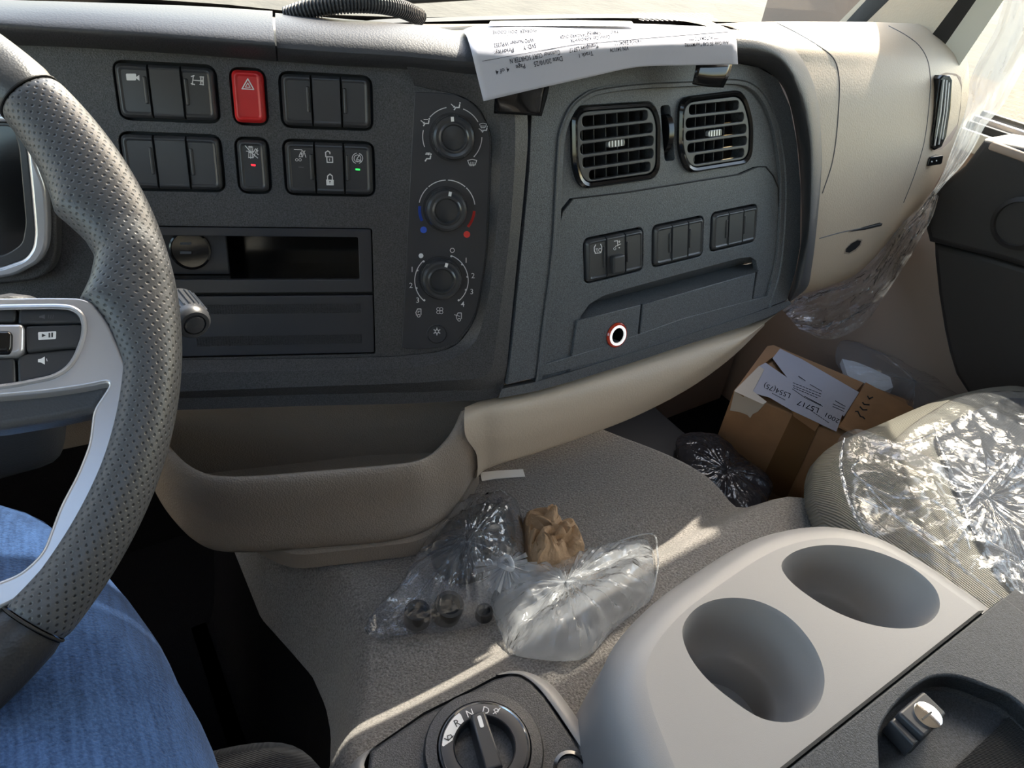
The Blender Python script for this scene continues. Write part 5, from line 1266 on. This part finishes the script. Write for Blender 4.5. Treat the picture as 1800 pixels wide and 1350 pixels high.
# ------------------------------------------------------------------ printed sheet over the dashboard roll, sheet behind it, black tapes below it
pw = [[(842, 44), (920, 42), (1010, 41), (1110, 42), (1200, 45), (1270, 49)],
      [(815, 53), (900, 53), (1000, 53), (1110, 53), (1200, 52), (1274, 51)],
      [(821, 66), (910, 70), (1010, 66), (1110, 65), (1200, 62), (1289, 60)],
      [(829, 92), (915, 98), (1015, 86), (1115, 80), (1205, 77), (1295, 76)],
      [(838, 130), (925, 128), (1020, 112), (1118, 99), (1205, 97), (1296, 96)],
      [(850, 178), (935, 158), (1025, 138), (1120, 118), (1205, 115), (1297, 113)]]
ww = [-.055, -.020, .020, .041, .040, .038]
pwv = [[0] * 6, [0] * 6, [.002, 0, .002, 0, .001, 0], [.002, .0, .001, .0, .001, .0], [.002, .0, .002, .0, .001, .001], [.004, .001, .002, .0, .001, .0]]
ps = patch('printed_sheet', [[fsel(p, w + e) for p, e in zip(r, er)] for r, w, er in zip(pw, ww, pwv)], M['paper'], None, nu=8, nv=6, smooth=180)
md = ps.modifiers.new('t', 'SOLIDIFY'); md.thickness = .0002; md.offset = -1
tag(ps, 'printed white paper sheet draped over the top of the dashboard', 'paper')
pb = toeye(ps); ORG_ps = ps
T = lambda x, y: (800 + x * .28889, 20 + y * .28893)
tx = [('Date 20/10/25', (650, 300), (475, 335), 9), ('Page', (424, 343), (367, 353), 8.5), ('4 of 4', (326, 364), (243, 384), 8.5),
      ('Customer CURT SCHRTER N', (636, 262), (330, 316), 8.5), ('Track 1', (836, 266), (750, 282), 7.5), ('Transport L5717', (868, 218), (690, 252), 7.5),
      ('SVD: Y', (490, 222), (410, 238), 8), ('Priority:', (356, 247), (235, 268), 8), ('WPO Number: WPU352', (476, 188), (235, 223), 7.5),
      ('Chassis: STANDARD OVER', (886, 148), (636, 168), 6), ('Colour Cab: KIRKOWHTR', (942, 167), (700, 190), 6.5), ('VIN 341174', (1052, 234), (940, 248), 7),
      ('Vehicle E604111', (1135, 195), (970, 208), 6.5), ('Area Code: EG CAB Tour/MY/YR2', (1662, 201), (1395, 216), 6), ('**** AUTOMATIC ****', (1602, 172), (1420, 180), 6),
      ('WORKER: DOI1 COOYE', (498, 130), (228, 140), 6), ('TRUCK', (870, 136), (800, 140), 5), ('TRC', (995, 132), (945, 136), 5)]
i = Ink()
for t_, a, b, h in tx:
    a, b = T(*a), T(*b); d = Vector((b[0] - a[0], b[1] - a[1]))
    # glyphs stand upside down: baseline runs right to left
    i.text(t_, (a[0], a[1] - h * .9), h, ang=math.degrees(math.atan2(-d.y, d.x)), wide=d.length, bold=.035)
i.line([T(165, 303), T(720, 207), T(1180, 166), T(1500, 140), T(1660, 128)], .7)
for k in range(50): a = T(150 + k * 12, 161 - k * .75); i.line([a, (a[0] + 1.4, a[1])], .6)
def flipoff(o): return o
txo = i.emit('print', pb, M['ink_print'], ps, .0005)
ORG[ps] = ORG[ps]
P2 = [Zh(p, -.132) for p in [(858, 46), (862, 38), (985, 36), (1110, 38), (1116, 46), (985, 46)]]
s2 = obj('blank_sheet', P2, [(0, 1, 2, 5), (5, 2, 3, 4)], M['paper_plain'], None, smooth=0); md = s2.modifiers.new('t', 'SOLIDIFY'); md.thickness = .0004
tag(s2, 'bright blank paper lying flat behind the printed sheet on the dashboard', 'paper')
t1 = patch('black_tape', [[fsel(p, w) for p in r] for r, w in (([(872, 160), (915, 155), (966, 148)], .030), ([(869, 180), (912, 178), (962, 168)], .024), ([(868, 199), (920, 202), (952, 204)], .016))], M['gloss_black'], None, nu=4, nv=4, smooth=60, solid=.0006)
tag(t1, 'matt black tape piece below the left end of the printed sheet', 'tape')
t2 = patch('glossy_tape', [[F2.px(p, w) for p in r] for r, w in (([(1224, 100), (1255, 100), (1289, 100)], .030), ([(1224, 114), (1255, 115), (1287, 112)], .033), ([(1221, 130), (1250, 134), (1281, 133)], .034), ([(1217, 148), (1240, 152), (1271, 154)], .030))], M['gloss_black'], None, nu=4, nv=4, smooth=60, solid=.0008)
tag(t2, 'glossy black tape piece hanging below the right end of the printed sheet', 'tape')
# ------------------------------------------------------------------ passenger footwell: cardboard box and what lies round it
ZB = -.70
cb4 = [Zh(p, ZB) for p in [(1290, 685), (1356, 609)]]; A_ = cb4[0]; B_ = cb4[1]
C_ = Zh((1482, 766), ZB); C_ = A_ + (C_ - A_); D_ = B_ + (C_ - A_)
C_ = A_ + (C_ - A_) * 1.35; D_ = B_ + (C_ - A_)
dn = Vector((0, 0, ZF + .002 - ZB))
bx_ = thing('cardboard_box', 'brown cardboard box with white address labels standing in passenger footwell', 'box', (A_ + D_) / 2 + dn)
box8([A_ + dn, C_ + dn, D_ + dn, B_ + dn, A_, C_, D_, B_], 'box_body', M['cardboard'], bx_, bev=.003)
FBX = Frame(A_ + Vector((0, 0, .0012)), (C_ - A_), (B_ - A_)); FBF = Frame(A_, (C_ - A_), Vector((0, 0, 1)))
if FBX.ez.z < 0: FBX = Frame(A_ + Vector((0, 0, .0012)), (C_ - A_), -(B_ - A_))
kb_ = lambda pts: cr(1250, 590, .22222, pts)
flap = [(v) for v in (A_ + (B_ - A_) * .97 + Vector((0, 0, .004)), B_ + Vector((0, 0, .006)))]
def lab(name, px, w, mat, par=bx_, **k):
    return plate(name, FBX, [FBX.uv(p, w) for p in kb_(px)], w, w + .0006, mat, par, bev=0, **k)
plate('box_flap', FBX, [FBX.uv(p, .004) for p in kb_([(440, 90), (490, 80), (1205, 380), (1150, 440), (560, 150), (480, 180), (400, 240), (260, 480), (190, 430)])], .002, .006, M['cardboard'], bx_, bev=.0005)
l1 = lab('address_label', [(485, 180), (545, 105), (720, 190), (1170, 450), (1050, 640), (900, 520), (610, 345)], .0066, M['paper'])
l2 = lab('address_label', [(240, 430), (385, 240), (430, 215), (610, 340), (1050, 590), (990, 760), (640, 595), (460, 490)], .0075, M['paper'])
l3 = lab('masking_tape', [(200, 420), (380, 240), (420, 270), (330, 440), (440, 525), (410, 545), (180, 440)], .0085, M['masking_tape'])
FT8 = Frame(FBX.P(0, 0, .0083), FBX.ex, FBX.ey)
def ftape(name, px, off, mat): return plate(name, FBF, [FBF.uv(p, off) for p in kb_(px)], off, off + .0006, mat, bx_, bev=0)
if FBF.ez.dot(A_) > 0: FBF = Frame(A_, -(C_ - A_), Vector((0, 0, 1)))
ftape('masking_tape', [(185, 440), (435, 530), (370, 600), (330, 620), (310, 650), (285, 625), (230, 605), (150, 590)], .001, M['masking_tape'])
ftape('parcel_tape', [(655, 600), (855, 710), (590, 1300), (380, 1180)], .001, M['parcel_tape'])
lab('parcel_tape', [(640, 600), (700, 620), (860, 700), (820, 760), (650, 640)], .0072, M['parcel_tape'])
i = Ink()
def pt(t_, a, b, h):
    a, b = kb_([a, b]); d = Vector((b[0] - a[0], b[1] - a[1])); n = Vector((-d.y, d.x)).normalized()
    i.text(t_, (a[0], a[1]), h, ang=math.degrees(math.atan2(-d.y, d.x)), wide=d.length)
pt('L554(75)', (635, 462), (425, 375), 9); pt('L5717', (860, 578), (690, 510), 9); pt('2001', (1022, 668), (915, 610), 8)
for a, b in (((745, 358), (690, 320)), ((875, 440), (780, 385)), ((870, 462), (640, 370)), ((865, 482), (640, 392)), ((840, 492), (645, 410)), ((740, 490), (640, 420)), ((1060, 560), (980, 515)), ((1055, 580), (960, 540)), ((1050, 600), (960, 560)), ((930, 690), (770, 580)), ((585, 510), (480, 455)), ((880, 560), (740, 490)), ((870, 550), (735, 478))):
    a, b = kb_([a, b]); n = 9; 
    for q in range(n): u = Vector(a).lerp(Vector(b), q / n); v = Vector(a).lerp(Vector(b), (q + .7) / n); i.line([u, v], 1.0)
i.emit('label_print', FT8, M['ink_print'], bx_, .0002)
# loose piece of cardboard with pen marks on top of the box
lc_px = cr(1250, 590, .22222, [(1220, 375), (1600, 580), (1530, 680), (1310, 920), (1250, 920), (1180, 800), (1010, 720)])
FCB = Frame(A_ + Vector((0, 0, .014)), FBX.ex, FBX.ey)
cp_ = plate('cardboard_piece', FCB, [FCB.uv(p) for p in lc_px], -.002, .002, M['cardboard'], None, bev=.0005)
tag(cp_, 'torn brown cardboard piece with four black marks on top of box', 'cardboard')
i = Ink()
for a, b, c in (((1238, 480), (1250, 500), (1278, 488)), ((1198, 530), (1210, 545), (1250, 548)), ((1178, 565), (1200, 588), (1232, 588)), ((1142, 600), (1160, 600), (1180, 640)), ((1180, 640), (1200, 645), (1215, 660))):
    i.line(kb_([a, b, c]), 2.4)
i.emit('pen_marks', Frame(FCB.P(0, 0, .0021), FCB.ex, FCB.ey), M['ink_dark'], cp_, .0003)
# clear bag with papers behind the box, dark film in front of it
def bagat(z): return lambda q: Zh(q, z)
Vg, Fg = resurf('q', [(1478, 600), (1530, 622), (1600, 650), (1690, 700), (1720, 760), (1640, 790), (1600, 770), (1590, 700), (1540, 690), (1470, 640)], bagat(-.70), .03, None, 11., crump=.3, fq=12)
fb = obj('document_bag', Vg, Fg, M['wrap_film'], None, smooth=35); tag(fb, 'clear plastic bag of papers behind the cardboard box beside the door', 'plastic bag')
P = [Zh(p, -.715) for p in [(1476, 640), (1500, 645), (1525, 655), (1560, 672), (1565, 690), (1545, 700), (1510, 688), (1485, 668)]]
dp = obj('folded_papers', P, [tuple(range(8))], M['paper_plain'], None, smooth=0); md = dp.modifiers.new('t', 'SOLIDIFY'); md.thickness = .012
tag(dp, 'folded white papers inside the clear bag behind the cardboard box', 'papers')
Vg, Fg = resurf('r', [(1190, 770), (1260, 765), (1300, 800), (1358, 850), (1350, 880), (1330, 930), (1260, 900), (1210, 850)], bagat(-.80), .02, None, 21., crump=.35, fq=14)
df = obj('dark_film', Vg, Fg, M['dark_film'], None, smooth=35); tag(df, 'dark glossy plastic film on the footwell floor between carpet and box', 'plastic film')
box('footwell_pad', (.70, .30, ZF + .002), (.86, .72, -.82), M['rubber'], None, bev=.01)
tag(bpy.data.objects['footwell_pad'], 'black rubber pad on the footwell floor under the dark film', 'floor pad')
# ------------------------------------------------------------------ passenger seat and its plastic cover
ps_ = thing('passenger_seat', 'ribbed grey-beige passenger seat cushion wrapped in clear plastic beside the console', 'seat', (.85, .05, -.95))
sx = [(.60, .24), (.66, .285), (.80, .29), (.95, .28), (1.04, .25), (1.06, .15), (1.06, -.10), (1.06, -.45)]
sx = [(.585, -.45), (.575, -.1), (.575, .12), (.585, .22)] + sx[1:]
rows = []
for d, z in ((-.02, -.552), (.000, -.549), (.006, -.540), (.002, -.525), (-.012, -.512), (-.035, -.505), (-.08, -.502)):
    P = catmull([Vector((*p, 0)) for p in sx], 6); n = len(P); o_ = []
    for i_, p in enumerate(P):
        t = (P[min(i_ + 1, n - 1)] - P[max(i_ - 1, 0)]).normalized(); q = p + Vector((-t.y, t.x, 0)) * d; o_.append(Vector((q.x, q.y, z)))
    rows.append(o_)
rows.append([Vector((.82 + .0 * i_, -.05, -.500)) for i_ in range(len(rows[0]))])
Vg, Fg = grid(rows); obj('seat_cushion', Vg, Fg, M['ribbed_cloth'], ps_, smooth=70)
dkp = [Zh(p, -.500) for p in [(1640, 768), (1662, 830), (1690, 900), (1720, 960), (1760, 1020)]]
plate('seat_insert', HZ(-.500), rounded([(v.x, v.y) for v in dkp] + [(.62, -.40), (1.0, -.40), (1.01, .0), (1.01, .20), (.95, .235), (.85, .24)], .01), -.004, .005, M['seat_insert'], ps_, bev=.003)
box('seat_frame', (.70, -.40, ZF + .002), (1.02, .18, -.553), M['rubber'], ps_, bev=.01)
box('backrest', (.60, -.60, -.55), (1.05, -.46, .15), M['ribbed_cloth'], ps_, bev=.04)
cov = [(1476, 800), (1472, 775), (1484, 762), (1500, 756), (1512, 768), (1520, 800), (1560, 782), (1600, 748), (1640, 722), (1680, 700), (1730, 690), (1800, 690), (1900, 720), (2050, 900), (2100, 1100), (2000, 1300), (1800, 1108), (1740, 1075), (1680, 1030), (1600, 985), (1545, 965), (1510, 925), (1490, 875)]
def covz(q): return Zh(q, -.489)
Vg, Fg = resurf('c', cov, covz, .020, None, 31., rings=60, seg=260, crump=1.3, rad=.25, fq=13, ridge=(1720, 900), closed=False, power=.5)
pc = obj('plastic_cover', Vg, Fg, M['wrap_film'], None, smooth=25); tag(pc, 'crinkled clear plastic cover spread over the passenger seat cushion', 'plastic cover')
def folds(name, lines, z, r, mat, par):
    V = []; Fc = []
    for L in lines:
        P = catmull([Zh(p, z + h) for p, h in L], 6)
        n = len(P); v, f = tube_mesh(P, [r * (.35 + .65 * math.sin(math.pi * (i + .3) / n)) for i in range(n)], 5); k = len(V)
        V += v; Fc += [tuple(a + k for a in q) for q in f]
    return obj(name, V, Fc, mat, par, smooth=60)
fl = [[((1484, 770), .02), ((1478, 820), .02), ((1500, 900), .022), ((1530, 955), .02)], [((1520, 800), .02), ((1500, 830), .025), ((1560, 870), .02), ((1640, 880), .02), ((1690, 925), .024), ((1705, 965), .02)],
      [((1640, 750), .02), ((1660, 800), .024), ((1680, 850), .02), ((1700, 890), .02)], [((1520, 850), .02), ((1600, 930), .022), ((1680, 990), .02), ((1770, 1060), .02)],
      [((1800, 780), .024), ((1740, 840), .024), ((1700, 890), .02)], [((1690, 880), .02), ((1720, 940), .022), ((1790, 980), .02)], [((1570, 782), .02), ((1610, 775), .024), ((1645, 760), .02)],
      [((1720, 1000), .02), ((1770, 985), .024), ((1800, 1000), .02)], [((1500, 870), .02), ((1560, 900), .022), ((1660, 960), .02), ((1700, 1010), .02)]]
folds('cover_folds', fl, -.489, .0018, M['bag_film'], pc)
# ------------------------------------------------------------------ plastic wrap hanging at the door
FH = Frame((1.085, 0, 0), (0, -1, 0), (0, 0, 1))
def sheet(name, px_l, px_r, w_, mat, seed, amp=.012, nu=26, nv=60, fr=FH, lab=None, cat_='plastic film'):
    L = resample(catmull([Vector((*p, 0)) for p in px_l], 5), nv); Rr = resample(catmull([Vector((*p, 0)) for p in px_r], 5), nv); R = []
    for j, (a, b) in enumerate(zip(L, Rr)):
        row = []
        for i_ in range(nu + 1):
            t = i_ / nu; q = a.lerp(b, t); v = Vector((t * 1.6, j / nv * 2.6, seed)); n = (fbm(v, 3) - .5) + .25 * (fbm(v * 2.3, 2) - .5)
            row.append(fr.px((q.x, q.y), w_ + amp * n * 2 * min(1, 6 * min(t, 1 - t) + .15)))
        R.append(row)
    Vg, Fg = grid(R); o = obj(name, Vg, Fg, mat, None, smooth=30); tag(o, lab, cat_); return o
sheet('plastic_wrap', [(1775, -60), (1765, 0), (1750, 50), (1726, 95), (1705, 142), (1702, 170), (1694, 205), (1672, 265), (1650, 320), (1630, 350)],
      [(1900, -60), (1860, 0), (1820, 80), (1786, 145), (1758, 192), (1733, 220), (1712, 260), (1690, 292), (1662, 322), (1638, 352)], .0, M['wrap_milky'], 4., .010, lab='milky clear plastic wrap hanging down over the door frame by window')
FH2 = Frame(Vector((1.06, 0, 0)), Vector((.5, -1, 0)), (0, 0, 1))
lowL = [(1640, 335), (1612, 368), (1590, 388), (1560, 425), (1530, 462), (1490, 488), (1440, 505), (1400, 522), (1375, 545)]
lowR = [(1650, 345), (1640, 380), (1615, 425), (1598, 455), (1575, 490), (1555, 520), (1520, 568), (1460, 597), (1408, 582)]
FH3 = Frame(Vector((1.02, .50, -.45)), Vector((.75, -.66, 0)), (0, 0, 1))
sheet('plastic_wrap', lowL, lowR, .0, M['crumple_film'], 14., .026, nu=40, nv=110, fr=FH3, lab='clear crumpled plastic wrap bunched under the passenger end of the dashboard')
# beige wheel-arch step and dark gap behind the box
box('footwell_riser', (.62, .80, ZF + .002), (XR - .06, .93, -.50), M['door_beige'], None, kind='structure')
bpy.data.objects['footwell_riser'].name = 'wall_footwell'
# ------------------------------------------------------------------ outside the cab
GZo = -2.45
box('ground', (-30, -12, GZo - .1), (40, 60, GZo), M['concrete'], None, kind='structure')
tag_ = None
def truck_far(name, x, y, rot, lab, L=4.4, Wd=1.8, h=1.5, mat='car_white'):
    t = thing(name, lab, 'car', (x, y, GZo)); c, s = math.cos(rot), math.sin(rot)
    def Pt(a, b, z): return Vector((x + a * c - b * s, y + a * s + b * c, GZo + z))
    rows = []
    for (a, wd, z0, z1) in ((-L / 2, .80, .45, .75), (-L / 2 + .15, .92, .25, .95), (-L * .25, 1., .22, 1.0), (L * .0, 1., .22, 1.02), (L * .3, 1., .22, 1.0), (L / 2 - .1, .9, .25, .8), (L / 2, .75, .4, .62)):
        w_ = Wd / 2 * wd; rows.append([Pt(a, -w_ * .9, z0), Pt(a, -w_, (z0 + z1) / 2), Pt(a, -w_ * .92, z1), Pt(a, 0, z1 + .04), Pt(a, w_ * .92, z1), Pt(a, w_, (z0 + z1) / 2), Pt(a, w_ * .9, z0)])
    patch('car_body', rows, M[mat], t, nu=3, nv=3)
    rows = []
    for a, z, wd in ((-L * .28, .98, .80), (-L * .18, h - .05, .62), (L * .1, h, .62), (L * .24, .98, .80)):
        w_ = Wd / 2 * wd; rows.append([Pt(a, -w_ - .1, .96), Pt(a, -w_, z), Pt(a, 0, z + .02), Pt(a, w_, z), Pt(a, w_ + .1, .96)])
    patch('car_cabin', rows, M['car_glass'], t, nu=3, nv=3)
    for a in (-L * .30, L * .30):
        for b in (-1, 1):
            fr = Frame(Pt(a, b * Wd / 2 * .92, .33), Vector((c, s, 0)), Vector((0, 0, 1)))
            lathe('wheel', fr, [(0, -.09), (.32, -.09), (.33, -.05), (.33, .05), (.32, .09), (.20, .09), (.19, .05), (0, .06)], M['rubber'], t, seg=28)
g1_ = Zh((1480, -20), GZo); truck_far('parked_car', g1_.x + .2, g1_.y + .6, 2.6, 'white car parked outside beyond the right end of windscreen')
g2_ = Zh((1170, -60), GZo); truck_far('parked_car', g2_.x, g2_.y + 1.2, 2.9, 'white car parked outside behind the middle of windscreen')
g3_ = Zh((430, -60), GZo); truck_far('parked_car', g3_.x, g3_.y + 1.5, 3.1, 'pale car parked outside above the left part of dashboard')
tube('wiper_arm', [Vector((.10, 1.10, -.30)), Vector((.45, 1.10, -.21)), Vector((.80, 1.08, -.19))], .006, M['rubber'], None); tag(bpy.data.objects['wiper_arm'], 'black wiper arm lying outside along the foot of windscreen', 'wiper')
# brick paved strip seen through the side window
box('paving', (2.2, -6, GZo), (14, 8, GZo + .02), M['pavers'], None, kind='structure')
box('kerb', (1.9, -6, GZo), (2.2, 8, GZo + .1), M['concrete'], None, kind='structure')
# corrugated hose on the far edge of the dashboard
hp = catmull([Zh((505, 29), -.135), Zh((540, 17), -.128), Zh((600, 7), -.122), Zh((660, 7), -.122), Zh((705, 16), -.128), Zh((738, 30), -.138)], 26)
hp = resample(hp, 150)
hs_ = tube('corrugated_hose', hp, [.0078 if k % 3 == 0 else .0078 if k % 3 == 1 else .0060 for k in range(150)], M['dash_pad'], None, seg=14, smooth=20)
tag(hs_, 'black corrugated hose arching over the far edge of the dashboard', 'hose')
# passenger-side exterior mirror, out of the frame
